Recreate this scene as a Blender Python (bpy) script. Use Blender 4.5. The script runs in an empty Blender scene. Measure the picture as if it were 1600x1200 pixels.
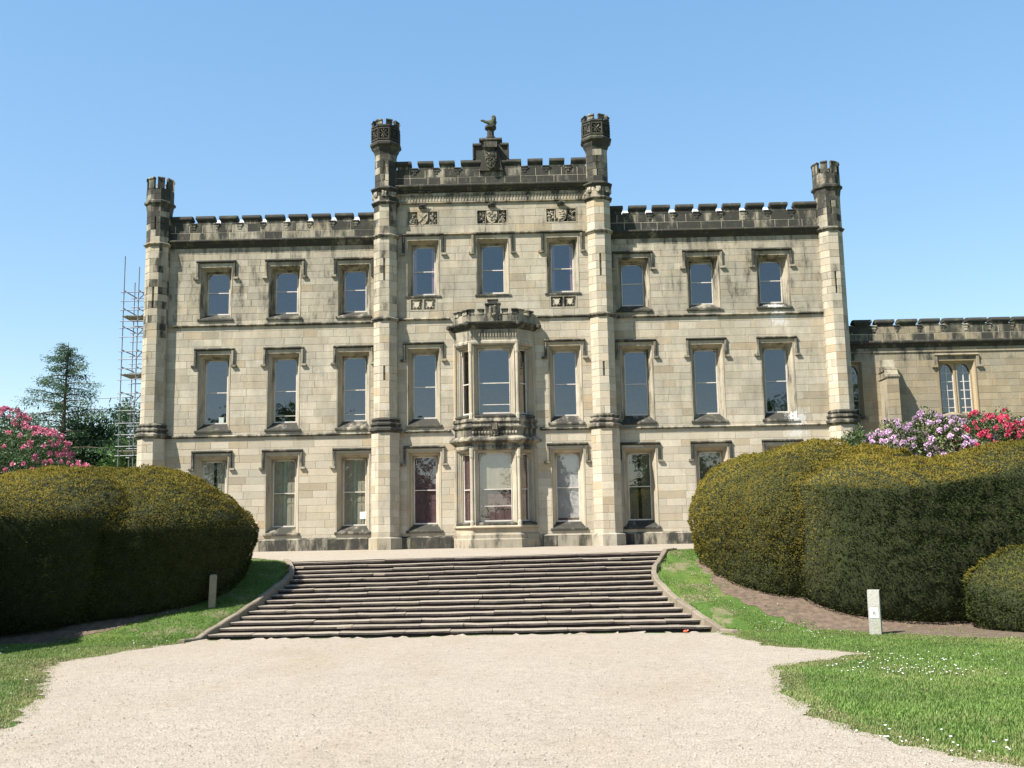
import bpy, math, random
import numpy as np
from mathutils import Matrix, Vector
R = math.radians
random.seed(7)
RNG = np.random.default_rng(7)
SC = bpy.context.scene
COL = SC.collection

# ------------------------------------------------------------------ camera, sky, sun, exposure
SUN_AZ, SUN_EL = R(55), R(49)      # azimuth left of the facade's normal, elevation
cam_d = bpy.data.cameras.new('camera'); cam = bpy.data.objects.new('camera', cam_d); COL.objects.link(cam)
PIT, YAW, ROL = R(8.28), R(-0.81), R(-1.09)
_fw = Vector((math.sin(YAW)*math.cos(PIT), math.cos(YAW)*math.cos(PIT), math.sin(PIT)))
_r = Vector((math.cos(YAW), -math.sin(YAW), 0)); _u = _r.cross(_fw)
_rx = _r*math.cos(ROL) + _u*math.sin(ROL); _ux = -_r*math.sin(ROL) + _u*math.cos(ROL)
CAM = Vector((1.28, -41.0, 0.73))
cam.matrix_world = Matrix(((_rx.x, _ux.x, -_fw.x, CAM.x), (_rx.y, _ux.y, -_fw.y, CAM.y), (_rx.z, _ux.z, -_fw.z, CAM.z), (0, 0, 0, 1)))
cam_d.sensor_width = 36; cam_d.lens = 36*1579/1600; cam_d.clip_start = .1; cam_d.clip_end = 6000
SC.camera = cam
world = bpy.data.worlds.new('World'); SC.world = world; world.use_nodes = True
wn = world.node_tree.nodes; wl = world.node_tree.links
bg = wn.get('Background') or wn.new('ShaderNodeBackground')
sky = wn.new('ShaderNodeTexSky'); sky.sky_type = 'NISHITA'; sky.sun_disc = False
sky.sun_elevation = SUN_EL; sky.sun_rotation = R(180) + SUN_AZ
sky.altitude = 50; sky.air_density = 1.0; sky.dust_density = 0.3; sky.ozone_density = 0.9
sg_ = wn.new('ShaderNodeGamma'); sg_.inputs[1].default_value = .5       # the camera's soft tone curve on the clear sky
sh_ = wn.new('ShaderNodeHueSaturation'); sh_.inputs['Saturation'].default_value = 1.75; sh_.inputs['Value'].default_value = 1.9
wl.new(sky.outputs[0], sg_.inputs[0]); wl.new(sg_.outputs[0], sh_.inputs['Color']); wl.new(sh_.outputs[0], bg.inputs[0]); bg.inputs[1].default_value = 0.105
sun_d = bpy.data.lights.new('sun', 'SUN'); sun = bpy.data.objects.new('sun', sun_d); COL.objects.link(sun)
sun_d.energy = 5.0; sun_d.angle = R(0.55); sun_d.color = (1.0, .965, .90)
sdir = Vector((-math.cos(SUN_EL)*math.sin(SUN_AZ), -math.cos(SUN_EL)*math.cos(SUN_AZ), math.sin(SUN_EL)))
sun.rotation_euler = sdir.to_track_quat('Z', 'Y').to_euler()
sun.location = (-30, -30, 60)
SC.view_settings.view_transform = 'Standard'; SC.view_settings.look = 'None'
SC.view_settings.exposure = 1.23; SC.view_settings.gamma = 1.0; SC.view_settings.use_curve_mapping = False
SC.cycles.max_bounces = 6; SC.cycles.transparent_max_bounces = 12
SC.cycles.diffuse_bounces = 3; SC.cycles.glossy_bounces = 3; SC.cycles.transmission_bounces = 4
SC.cycles.use_denoising = True; SC.cycles.sample_clamp_indirect = 6.0

# ------------------------------------------------------------------ helpers
def tag(o, label=None, cat=None, group=None, kind=None):
    if label: o['label'] = label
    if cat: o['category'] = cat
    if group: o['group'] = group
    if kind: o['kind'] = kind
    return o
def empty(name, loc=(0, 0, 0)):
    o = bpy.data.objects.new(name, None); COL.objects.link(o); o.location = loc; o.empty_display_size = .2
    return o
def link(name, me, parent=None):
    o = bpy.data.objects.new(name, me); COL.objects.link(o)
    if parent is not None:
        o.parent = parent
        w = Vector((0, 0, 0)); p = parent
        while p is not None: w += p.location; p = p.parent
        o.location = -w
    return o
class MB:
    """collects shapes and links them as one mesh; every face carries a tint (random shade, soot, random)"""
    def __init__(s, M=None): s.v = []; s.f = []; s.t = []; s.M = M
    def add(s, vs, fs, tint=(.5, 0, .5)):
        n = len(s.v)
        if s.M is not None: vs = [tuple(s.M @ Vector(p)) for p in vs]
        s.v += vs
        for f in fs: s.f.append(tuple(i+n for i in f)); s.t.append(tint)
        return s
    def box(s, x0, x1, y0, y1, z0, z1, tint=(.5, 0, .5)):
        return s.add([(x0,y0,z0),(x1,y0,z0),(x1,y1,z0),(x0,y1,z0),(x0,y0,z1),(x1,y0,z1),(x1,y1,z1),(x0,y1,z1)],
                     [(0,1,5,4),(1,2,6,5),(2,3,7,6),(3,0,4,7),(4,5,6,7),(3,2,1,0)], tint)
    def px(s, prof, x0, x1, tint=(.5, 0, .5)):      # (y,z) profile run along x
        n = len(prof); vs = [(x0, y, z) for y, z in prof] + [(x1, y, z) for y, z in prof]
        fs = [(i, (i+1) % n, n+(i+1) % n, n+i) for i in range(n)] + [tuple(range(n-1, -1, -1)), tuple(range(n, 2*n))]
        return s.add(vs, fs, tint)
    def py(s, poly, y0, y1, tint=(.5, 0, .5)):      # (x,z) outline run along y
        n = len(poly); vs = [(x, y0, z) for x, z in poly] + [(x, y1, z) for x, z in poly]
        fs = [((i+1) % n, i, n+i, n+(i+1) % n) for i in range(n)] + [tuple(range(n)), tuple(range(2*n-1, n-1, -1))]
        return s.add(vs, fs, tint)
    def lathe(s, cx, cy, prof, n=8, a0=None, tint=(.5, 0, .5), cap=True, af=True):
        if a0 is None: a0 = math.pi/n
        k = 1/math.cos(math.pi/n) if af else 1
        vs = []
        for r, z in prof:
            for i in range(n):
                a = a0 + 2*math.pi*i/n; vs.append((cx+r*k*math.cos(a), cy+r*k*math.sin(a), z))
        fs = []
        for j in range(len(prof)-1):
            for i in range(n):
                fs.append((j*n+i, j*n+(i+1) % n, (j+1)*n+(i+1) % n, (j+1)*n+i))
        if cap: fs += [tuple(range(n-1, -1, -1)), tuple(range((len(prof)-1)*n, len(prof)*n))]
        return s.add(vs, fs, tint)
    def loft(s, rings, tint=(.5, 0, .5), cap=True, closed=True):
        n = len(rings[0]); vs = [p for r in rings for p in r]; fs = []
        for j in range(len(rings)-1):
            for i in range(n if closed else n-1):
                fs.append((j*n+i, j*n+(i+1) % n, (j+1)*n+(i+1) % n, (j+1)*n+i))
        if cap: fs += [tuple(range(n-1, -1, -1)), tuple(range((len(rings)-1)*n, len(rings)*n))]
        return s.add(vs, fs, tint)
    def tube(s, p0, p1, r0, r1=None, n=6, tint=(.5, 0, .5)):
        p0 = Vector(p0); p1 = Vector(p1); r1 = r0 if r1 is None else r1
        d = (p1-p0).normalized(); a = d.cross(Vector((0, 0, 1)) if abs(d.z) < .9 else Vector((1, 0, 0))).normalized(); b = d.cross(a)
        vs = [tuple(p + (a*math.cos(2*math.pi*i/n) + b*math.sin(2*math.pi*i/n))*r) for p, r in ((p0, r0), (p1, r1)) for i in range(n)]
        return s.add(vs, [(i, (i+1) % n, n+(i+1) % n, n+i) for i in range(n)] + [tuple(range(n-1, -1, -1)), tuple(range(n, 2*n))], tint)
    def ball(s, c, r, n=8, m=5, tint=(.5, 0, .5), sq=(1, 1, 1)):
        rings = []
        for j in range(1, m):
            th = math.pi*j/m
            rings.append([(c[0]+r*sq[0]*math.sin(th)*math.cos(2*math.pi*i/n), c[1]+r*sq[1]*math.sin(th)*math.sin(2*math.pi*i/n), c[2]-r*sq[2]*math.cos(th)) for i in range(n)])
        return s.loft(rings, tint)
    def build(s, name, mat, parent=None, smooth=False):
        me = bpy.data.meshes.new(name); me.from_pydata(s.v, [], s.f)
        at = me.attributes.new('tint', 'FLOAT_COLOR', 'FACE')
        at.data.foreach_set('color', np.array([(a, b, c, 1) for a, b, c in s.t], dtype=np.float32).ravel())
        me.materials.append(mat)
        me.validate()
        if smooth: me.polygons.foreach_set('use_smooth', [True]*len(me.polygons))
        me.update()
        return link(name, me, parent)
def np_mesh(name, V, F, mat, parent=None, tint=None, smooth=False, normals=None):
    """V (n,3), F (m,k) -> object, one tint per face"""
    me = bpy.data.meshes.new(name); m, k = F.shape
    me.vertices.add(len(V)); me.vertices.foreach_set('co', V.astype(np.float32).ravel())
    me.loops.add(m*k); me.loops.foreach_set('vertex_index', F.astype(np.int32).ravel())
    me.polygons.add(m); me.polygons.foreach_set('loop_start', np.arange(0, m*k, k, dtype=np.int32))
    if tint is not None:
        at = me.attributes.new('tint', 'FLOAT_COLOR', 'FACE')
        c = np.ones((m, 4), np.float32); c[:, :3] = tint; at.data.foreach_set('color', c.ravel())
    me.materials.append(mat); me.update(calc_edges=True)
    if smooth: me.polygons.foreach_set('use_smooth', np.ones(m, bool))
    if normals is not None: me.normals_split_custom_set_from_vertices(normals.astype(np.float32))
    return link(name, me, parent)
def rt(soot=0, j=.12):
    return (random.random(), max(0, min(1, soot+random.uniform(-j, j))), random.random())

# ------------------------------------------------------------------ materials
def newmat(name):
    m = bpy.data.materials.new(name); m.use_nodes = True; nt = m.node_tree
    return m, nt, nt.nodes['Principled BSDF'], nt.nodes['Material Output']
class N:
    def __init__(s, nt): s.nt = nt
    def n(s, t, **kw):
        o = s.nt.nodes.new(t)
        for k, v in kw.items(): setattr(o, k, v)
        return o
    def l(s, a, b): s.nt.links.new(a, b)
    def pos(s, scale=(1, 1, 1)):
        g = s.n('ShaderNodeNewGeometry'); m = s.n('ShaderNodeVectorMath', operation='MULTIPLY')
        s.l(g.outputs['Position'], m.inputs[0]); m.inputs[1].default_value = scale
        return m.outputs[0]
    def noise(s, scale, detail=4, rough=.55, vec=None, dist=0):
        o = s.n('ShaderNodeTexNoise'); o.inputs['Scale'].default_value = scale; o.inputs['Detail'].default_value = detail
        o.inputs['Roughness'].default_value = rough; o.inputs['Distortion'].default_value = dist
        s.l(vec if vec is not None else s.pos(), o.inputs['Vector'])
        return o.outputs['Fac']
    def voro(s, scale, vec=None, out='Color', **kw):
        o = s.n('ShaderNodeTexVoronoi', **kw); o.inputs['Scale'].default_value = scale
        s.l(vec if vec is not None else s.pos(), o.inputs['Vector'])
        return o.outputs[out]
    def ramp(s, fac, stops, mode='LINEAR'):
        o = s.n('ShaderNodeValToRGB'); cr = o.color_ramp; cr.interpolation = mode
        while len(cr.elements) < len(stops): cr.elements.new(.5)
        for e, (p, c) in zip(cr.elements, stops):
            e.position = p; e.color = (*c, 1) if len(c) == 3 else c
        s.l(fac, o.inputs[0]); return o.outputs[0]
    def mr(s, v, a, b, c=0, d=1):
        o = s.n('ShaderNodeMapRange', interpolation_type='SMOOTHSTEP'); s.l(v, o.inputs[0])
        for i, x in enumerate((a, b, c, d)): o.inputs[i+1].default_value = x
        return o.outputs[0]
    def math(s, op, a, b=None):
        o = s.n('ShaderNodeMath', operation=op)
        for i, x in enumerate((a, b)):
            if x is None: continue
            if isinstance(x, (int, float)): o.inputs[i].default_value = x
            else: s.l(x, o.inputs[i])
        return o.outputs[0]
    def mix(s, f, a, b, mode='MIX'):
        o = s.n('ShaderNodeMix', data_type='RGBA', blend_type=mode)
        for i, x in ((0, f), (6, a), (7, b)):
            if isinstance(x, (int, float)): o.inputs[i].default_value = x
            elif isinstance(x, tuple): o.inputs[i].default_value = (*x, 1)
            else: s.l(x, o.inputs[i])
        return o.outputs[2]
    def tint(s):
        a = s.n('ShaderNodeAttribute', attribute_name='tint'); b = s.n('ShaderNodeSeparateColor'); s.l(a.outputs['Color'], b.inputs[0])
        return b.outputs[0], b.outputs[1], b.outputs[2]
    def bump(s, h, strength, dist, bsdf):
        o = s.n('ShaderNodeBump'); o.inputs['Strength'].default_value = strength; o.inputs['Distance'].default_value = dist
        s.l(h, o.inputs['Height']); s.l(o.outputs[0], bsdf.inputs['Normal'])
def mat_stone(name, ramp, film=.45):
    m, nt, b, out = newmat(name); k = N(nt); r, g, bl = k.tint()
    base = k.ramp(r, ramp)
    br = k.mr(bl, 0, 1, .90, 1.08); base = k.mix(1, base, k.math('MULTIPLY', br, 1), 'MULTIPLY')
    film_m = k.math('MULTIPLY', k.mr(k.noise(.55, 8, .65), .38, .66), k.math('ADD', film-.15, k.math('MULTIPLY', g, .9)))
    base = k.mix(film_m, base, (.255, .235, .185))
    warm = k.math('MULTIPLY', k.mr(k.noise(.9, 3, .5, k.pos((1, 1, 1.7))), .55, .75), .35)
    base = k.mix(warm, base, (.43, .30, .15))
    grain = k.noise(38, 4, .7); base = k.mix(1, base, k.mr(grain, .25, .75, .86, 1.10), 'MULTIPLY')
    so = k.math('ADD', k.noise(1.3, 9, .68, k.pos((2.0, 2.0, .55))), k.math('MULTIPLY', g, .62))
    smoke = k.math('MULTIPLY', k.mr(so, .48, .92), .72); base = k.mix(smoke, base, (.185, .162, .118))
    so = k.mr(so, .74, .95)
    base = k.mix(k.math('MULTIPLY', so, .93), base, (.024, .024, .021))
    lich = k.math('MULTIPLY', k.mr(k.noise(2.6, 6, .65), .50, .70), k.math('MULTIPLY', g, .6))
    base = k.mix(lich, base, (.105, .108, .055))
    lime_n = k.noise(5.5, 9, .72, k.pos((1.6, 1.6, .8)))
    for cx_, cz_, rx_, rz_ in ((11.75, 9.2, .5, .45), (12.25, 5.05, .55, .45), (11.6, 9.75, .6, .14), (12.2, 4.45, .5, .2)):   # lime run-off on the right wing
        sp_ = k.n('ShaderNodeSeparateXYZ'); k.l(k.pos(), sp_.inputs[0])
        dx_ = k.math('MULTIPLY', k.math('ABSOLUTE', k.math('SUBTRACT', sp_.outputs[0], cx_)), 1/rx_); dz_ = k.math('MULTIPLY', k.math('ABSOLUTE', k.math('SUBTRACT', sp_.outputs[2], cz_)), 1/rz_)
        d_ = k.math('SUBTRACT', lime_n, k.math('MULTIPLY', k.math('ADD', k.math('POWER', dx_, 2.0), k.math('POWER', dz_, 2.0)), .22))
        base = k.mix(k.mr(d_, .37, .47, 0, .7), base, (.52, .50, .46))
    k.l(base, b.inputs['Base Color']); b.inputs['Roughness'].default_value = .92; b.inputs['Specular IOR Level'].default_value = .25
    k.bump(k.math('ADD', k.noise(14, 6, .65), k.math('MULTIPLY', grain, .35)), .35, .02, b)
    return m
SAND = [(0, (.40, .343, .252)), (.18, (.435, .38, .29)), (.36, (.37, .32, .24)), (.5, (.42, .352, .25)), (.66, (.455, .40, .305)), (.80, (.405, .345, .25)), (.90, (.37, .285, .18)), (.95, (.315, .26, .18)), (1, (.445, .395, .30))]
M_stone = mat_stone('sandstone', SAND)
M_range = mat_stone('rubble_sandstone', [(0, (.30, .23, .135)), (.25, (.37, .295, .19)), (.5, (.26, .205, .13)), (.7, (.34, .255, .145)), (.88, (.225, .17, .10)), (1, (.38, .32, .22))])
def mat_plain(name, col, rough=.7, var=.15, scale=6, metal=0, spec=.3, bump=0.0):
    m, nt, b, out = newmat(name); k = N(nt)
    c = k.mix(1, col, k.mr(k.noise(scale, 5, .6), .25, .75, 1-var, 1+var), 'MULTIPLY')
    k.l(c, b.inputs['Base Color']); b.inputs['Roughness'].default_value = rough; b.inputs['Metallic'].default_value = metal
    b.inputs['Specular IOR Level'].default_value = spec
    if bump: k.bump(k.noise(scale*4, 5, .6), bump, .01, b)
    return m
M_mortar = mat_plain('lime_mortar', (.37, .32, .235), .95, .25, 3)
M_inside = mat_plain('plaster_inside', (.22, .20, .18), .9, .1)
M_sash = mat_plain('sash_paint', (.50, .45, .39), .5, .15, 5)
M_lead = mat_plain('lead_roof', (.48, .49, .50), .55, .15, 2)
M_void = mat_plain('dark_recess', (.02, .02, .02), .9, .1)
M_pink = mat_plain('pink_curtain', (.30, .17, .20), .85, .2, 9)
M_shutter_green = mat_plain('sage_shutter_paint', (.30, .28, .215), .6, .12, 4)
M_shutter_brown = mat_plain('plum_shutter_paint', (.12, .065, .07), .5, .2, 5)
M_shutter_dark = mat_plain('olive_shutter_paint', (.11, .10, .06), .5, .3, 7)
M_blind = mat_plain('linen_blind', (.27, .235, .18), .85, .1, 2)
M_blind_grey = mat_plain('lilac_blind', (.36, .34, .35), .85, .1, 2)
M_paper = mat_plain('white_paper', (.8, .8, .78), .7, .05)
M_ink = mat_plain('grey_print', (.18, .2, .2), .7, .05)
M_galv = mat_plain('galvanised_tube', (.15, .155, .17), .5, .2, 8, .2)
M_board = mat_plain('scaffold_board', (.19, .17, .14), .9, .3, 8)
M_statue = mat_plain('mossy_carved_stone', (.055, .06, .035), .95, .5, 9, bump=.6)
M_red = mat_plain('orange_red_plastic', (.75, .10, .03), .4, .1)
def mat_glass():
    m, nt, b, out = newmat('window_glass'); k = N(nt); nt.nodes.remove(b)
    fr = k.n('ShaderNodeFresnel'); gm = k.n('ShaderNodeNewGeometry'); k.l(k.math('SUBTRACT', 2.2, k.math('MULTIPLY', gm.outputs['Backfacing'], 2.2-1/2.2)), fr.inputs['IOR'])
    gl = k.n('ShaderNodeBsdfGlossy'); gl.inputs['Roughness'].default_value = .015; gl.inputs['Color'].default_value = (1, 1, 1, 1)
    tr = k.n('ShaderNodeBsdfTransparent'); tr.inputs['Color'].default_value = (.88, .89, .87, 1)
    bp = k.n('ShaderNodeBump'); bp.inputs['Strength'].default_value = .10; bp.inputs['Distance'].default_value = .02
    k.l(k.noise(1.6, 2, .5), bp.inputs['Height']); k.l(bp.outputs[0], gl.inputs['Normal'])
    mx = k.n('ShaderNodeMixShader'); k.l(fr.outputs[0], mx.inputs[0]); k.l(tr.outputs[0], mx.inputs[1]); k.l(gl.outputs[0], mx.inputs[2])
    k.l(mx.outputs[0], out.inputs['Surface']); return m
M_glass = mat_glass()
def mat_leaf(name, ramp, ramp2=None, trans=.25, rough=.55, spec=.3):
    """leaf colour: tint red picks a shade, tint green blends towards the young growth's ramp"""
    m, nt, b, out = newmat(name); k = N(nt); r, g, bl = k.tint()
    c = k.ramp(r, ramp)
    if ramp2: c = k.mix(g, c, k.ramp(r, ramp2))
    c = k.mix(1, c, k.mr(k.noise(.7, 4, .6), .25, .75, .75, 1.2), 'MULTIPLY')
    k.l(c, b.inputs['Base Color']); b.inputs['Roughness'].default_value = rough; b.inputs['Specular IOR Level'].default_value = spec
    t = k.n('ShaderNodeBsdfTranslucent'); k.l(c, t.inputs[0]); mx = k.n('ShaderNodeMixShader'); mx.inputs[0].default_value = trans
    k.l(b.outputs[0], mx.inputs[1]); k.l(t.outputs[0], mx.inputs[2]); k.l(mx.outputs[0], out.inputs['Surface'])
    return m
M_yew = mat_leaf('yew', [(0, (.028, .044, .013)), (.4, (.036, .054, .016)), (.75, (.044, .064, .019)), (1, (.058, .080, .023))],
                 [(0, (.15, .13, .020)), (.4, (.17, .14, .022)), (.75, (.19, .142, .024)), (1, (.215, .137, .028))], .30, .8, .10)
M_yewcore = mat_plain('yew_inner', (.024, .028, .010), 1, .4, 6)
M_bark = mat_plain('bark', (.10, .075, .05), .95, .4, 8, bump=.7)
M_larch = mat_leaf('larch_needles', [(0, (.045, .085, .045)), (.5, (.07, .125, .055)), (1, (.10, .165, .07))])
M_dark = mat_leaf('dark_evergreen', [(0, (.02, .042, .018)), (.5, (.034, .066, .026)), (1, (.058, .10, .038))])
M_mid = mat_leaf('broad_leaf', [(0, (.03, .065, .015)), (.5, (.05, .10, .022)), (1, (.085, .15, .035))])
M_rhod = mat_leaf('rhododendron_leaf', [(0, (.028, .055, .018)), (.5, (.05, .085, .028)), (1, (.10, .14, .045))], [(0, (.14, .16, .06)), (1, (.25, .26, .11))], .15, .4)
def petals(name, a, b, c): return mat_leaf(name, [(0, a), (.5, b), (1, c)], None, .3, .5)
M_pinkf = petals('pink_petal', (.48, .07, .17), (.66, .19, .29), (.78, .42, .47))
M_redf = petals('crimson_petal', (.50, .03, .09), (.66, .08, .16), (.76, .22, .28))
M_lilac = petals('lilac_petal', (.52, .30, .48), (.68, .46, .62), (.80, .64, .74))
M_grass = mat_leaf('grass_blade', [(0, (.08, .155, .024)), (.5, (.125, .21, .038)), (1, (.18, .25, .06))], [(0, (.26, .21, .09)), (1, (.32, .27, .13))], .3)
M_daisy = mat_plain('daisy_petal', (.8, .8, .76), .6, .03)
def mat_lawn():
    m, nt, b, out = newmat('lawn'); k = N(nt)
    n1 = k.noise(9, 6, .65); n2 = k.noise(.5, 5, .6); n3 = k.noise(90, 3, .7, k.pos((1, .4, 1)))
    c = k.ramp(n1, [(.25, (.04, .075, .014)), (.5, (.06, .11, .02)), (.75, (.085, .13, .03))])
    c = k.mix(k.mr(n2, .50, .72, 0, .55), c, (.16, .18, .045))
    c = k.mix(k.mr(k.noise(1.3, 7, .65), .50, .62, 0, .8), c, (.19, .155, .095))
    c = k.mix(1, c, k.mr(n3, .2, .8, .65, 1.3), 'MULTIPLY')
    k.l(c, b.inputs['Base Color']); b.inputs['Roughness'].default_value = .9; b.inputs['Specular IOR Level'].default_value = .15
    k.bump(n3, .6, .03, b); return m
M_lawn = mat_lawn()
def mat_gravel(name, cols, dirt=(.25, .2, .13)):
    m, nt, b, out = newmat(name); k = N(nt)
    v = k.voro(58, None, 'Color'); s = k.n('ShaderNodeSeparateColor'); k.l(v, s.inputs[0])
    c = k.ramp(s.outputs[0], cols)
    d = k.voro(58, None, 'Distance')
    c = k.mix(k.mr(d, .35, .75, 0, .6), c, (.17, .14, .10))
    c = k.mix(k.mr(k.noise(.45, 8, .68, k.pos((1, .35, 1))), .45, .72, 0, .45), c, dirt)
    c = k.mix(k.mr(k.noise(2.3, 6, .7), .56, .72, 0, .35), c, (.30, .25, .19))
    c = k.mix(1, c, k.mr(k.noise(5, 5, .7), .25, .75, .88, 1.08), 'MULTIPLY')
    k.l(c, b.inputs['Base Color']); b.inputs['Roughness'].default_value = .9; b.inputs['Specular IOR Level'].default_value = .2
    h = k.math('SUBTRACT', 1.0, d); k.bump(h, .5, .015, b); return m
GRAV = [(0, (.29, .24, .185)), (.3, (.35, .30, .237)), (.6, (.40, .345, .275)), (.85, (.31, .255, .20)), (1, (.45, .40, .335))]
M_gravel = mat_gravel('gravel', GRAV)
M_pebble, _nt, _b, _o = newmat('pebble'); _k = N(_nt); _r_, _g_, _b_ = _k.tint(); _k.l(_k.ramp(_r_, [(0, (.18, .14, .105)), (.2, (.31, .255, .19)), (.6, (.39, .33, .255)), (1, (.48, .42, .345))]), _b.inputs['Base Color']); _b.inputs['Roughness'].default_value = .85
M_soil = mat_plain('bare_soil', (.115, .082, .057), 1, .35, 7, bump=.9)
def mat_slab(name, a, bcol, moss):
    m, nt, b, out = newmat(name); k = N(nt); r, g, bl = k.tint()
    c = k.mix(r, a, bcol)
    c = k.mix(k.mr(k.noise(2.2, 7, .65), .46, .72, 0, .55), c, moss)
    c = k.mix(k.math('MULTIPLY', g, k.mr(k.noise(1.7, 6, .7), .30, .62, 1, .72)), c, (.034, .026, .028))  # tint green darkens the slab fronts: painted shade
    c = k.mix(k.mr(k.noise(7, 6, .7), .55, .8, 0, .5), c, (.06, .05, .04))
    c = k.mix(1, c, k.mr(k.noise(30, 4, .7), .25, .75, .8, 1.15), 'MULTIPLY')
    k.l(c, b.inputs['Base Color']); b.inputs['Roughness'].default_value = .92; b.inputs['Specular IOR Level'].default_value = .2
    k.bump(k.noise(11, 7, .7), .6, .03, b); return m
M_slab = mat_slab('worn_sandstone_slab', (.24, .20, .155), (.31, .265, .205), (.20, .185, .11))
M_riser = mat_slab('shade_dark_riser_stone', (.034, .026, .028), (.052, .04, .04), (.036, .032, .022))  # purple-brown stone, darkened to paint in the shade below the nosings
M_kerb = mat_slab('kerb_stone', (.16, .13, .095), (.22, .18, .135), (.13, .125, .07))
M_post = mat_slab('weathered_post', (.29, .28, .245), (.34, .33, .285), (.26, .26, .17))
M_postwood = mat_slab('grey_post_wood', (.24, .20, .14), (.30, .25, .17), (.17, .16, .09))

# ------------------------------------------------------------------ the ground
YT, YB, ZL = -11.0, -16.3, -1.74
def hgt(x, y):
    if y >= YT: return .09*min(1, (y-YT)/11) + .011*x*max(0, 1-(y-YT)/6)
    if y >= YB:
        t = (YT-y)/(YT-YB); return ZL*t + .011*x*(1-t) + .22*t*(1-t)
    return ZL + .03*min(YB-y, 25)
EL = [(-7.0, -7.2), (-9.8, -6.15), (-11.0, -5.75), (-11.6, -5.52), (-12.0, -5.43), (-12.6, -5.47), (-13.56, -5.72), (-14.2, -5.89), (-15.0, -6.17), (-15.7, -6.48), (-16.2, -6.68), (-16.6, -6.9)]
ER = [(-7.0, 7.2), (-9.6, 5.75), (-10.4, 5.45), (-11.0, 5.2), (-11.76, 4.94), (-12.3, 4.72), (-12.84, 4.62), (-13.4, 4.66), (-14.46, 4.93), (-15.46, 5.38), (-16.2, 5.76), (-16.6, 6.0)]
def edge(T, y):
    if y >= T[0][0]: return T[0][1]
    for (y0, x0), (y1, x1) in zip(T, T[1:]):
        if y1 <= y <= y0: return x0 + (x1-x0)*(y-y0)/(y1-y0)
    return T[-1][1]
def sheet(name, xs, ys, zf, mat):
    V = np.array([(x, y, zf(x, y)) for y in ys for x in xs]); nx = len(xs)
    F = np.array([(j*nx+i, j*nx+i+1, (j+1)*nx+i+1, (j+1)*nx+i) for j in range(len(ys)-1) for i in range(nx-1)])
    return np_mesh(name, V, F, mat, smooth=True)
def zg(x, y):
    z = hgt(x, y)
    if YB+.1 < y < YT-.1 and edge(EL, y)-.1 < x < edge(ER, y)+.1: z -= .5
    elif y >= YT-.15 and y < -.5 and edge(EL, y)+.1 < x < edge(ER, y)-.1: z -= .3
    return z + .018*math.sin(x*1.3+y*.7)*math.sin(y*1.1-x*.4)*(0 if y > YT-1 else 1)
xs = [-1500, -600, -250, -100, -50, -30] + [x*.25 for x in range(-80, 93)] + [30, 50, 100, 250, 600, 1500]
ys = [-1500, -500, -200, -100, -60, -45] + [-36+.25*i for i in range(0, 146)] + [4, 10, 20, 40, 100, 250, 600, 1500]
tag(sheet('lawn', xs, ys, zg, M_lawn), kind='structure')
def poly_sheet(name, poly, mat, lift, res=.3, jit=.12, zfun=hgt):
    """a sheet that fills an outline on the terrain, its rim roughened"""
    import bmesh
    pts = []
    n = len(poly)
    for i in range(n):
        a, b = Vector(poly[i]), Vector(poly[(i+1) % n]); k = max(1, int((b-a).length/.09)); nn = Vector((a.y-b.y, b.x-a.x)).normalized()
        for j in range(k):
            p = a.lerp(b, j/k); w_ = jit*(math.sin(p.x*2.9+p.y*3.7)*.6+math.sin(p.x*7.3-p.y*5.9)*.4+random.uniform(-.45, .45)); p = p+nn*w_; pts.append((p.x, p.y))
    bm = bmesh.new(); vs = [bm.verts.new((x, y, 0)) for x, y in pts]; bm.faces.new(vs)
    x0 = min(p[0] for p in pts); x1 = max(p[0] for p in pts); y0 = min(p[1] for p in pts); y1 = max(p[1] for p in pts)
    c = x0+res
    while c < x1:
        bmesh.ops.bisect_plane(bm, geom=bm.verts[:]+bm.edges[:]+bm.faces[:], plane_co=(c, 0, 0), plane_no=(1, 0, 0)); c += res*2
    c = y0+res
    while c < y1:
        bmesh.ops.bisect_plane(bm, geom=bm.verts[:]+bm.edges[:]+bm.faces[:], plane_co=(0, c, 0), plane_no=(0, 1, 0)); c += res
    bmesh.ops.triangulate(bm, faces=bm.faces[:])
    for v in bm.verts: v.co.z = zfun(v.co.x, v.co.y) + lift
    me = bpy.data.meshes.new(name); bm.to_mesh(me); bm.free(); me.materials.append(mat)
    return link(name, me)
GP = [(-4.4, -30.2), (-5.1, -27.9), (-5.86, -25.9), (-7.18, -23.0), (-7.8, -21.3), (-7.46, -20.0), (-7.12, -17.7), (-6.7, -16.25), (0, -16.25), (5.75, -16.25), (5.75, -16.9), (5.94, -20.3), (7.2, -22.4), (5.19, -24.3), (4.46, -27.8), (4.36, -29.9), (4.75, -31.3), (5.6, -33.5), (6.5, -41), (6, -48), (-5, -48), (-4, -36)]
def zlow(x, y): return zg(x, y)
tag(poly_sheet('gravel_drive', GP, M_gravel, .012, zfun=zlow), kind='structure')
TP = [(-30, 0.6), (-30, -4), (-9.5, -5.4), (-7.3, -8.0), (-6.3, -9.9), (-5.75, -10.8), (0, -10.8), (5.1, -10.8), (5.55, -9.9), (7.3, -7.4), (9.5, -5.4), (26, -5.0), (26, 1.4), (14, 1.4), (14, .6)]
def zter(x, y): return hgt(x, y)
tag(poly_sheet('terrace_gravel', TP, M_gravel, .012, .5, .06, zter), kind='structure')
SP = [(6.0, -12.0), (6.1, -13.0), (6.3, -14.0), (6.65, -14.8), (7.0, -15.4), (7.65, -16.1), (8.75, -17.1), (9.6, -18.0), (10.4, -19.2), (11.8, -20.0), (13, -20), (13, -15), (10, -13), (6.6, -10.7)]
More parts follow.
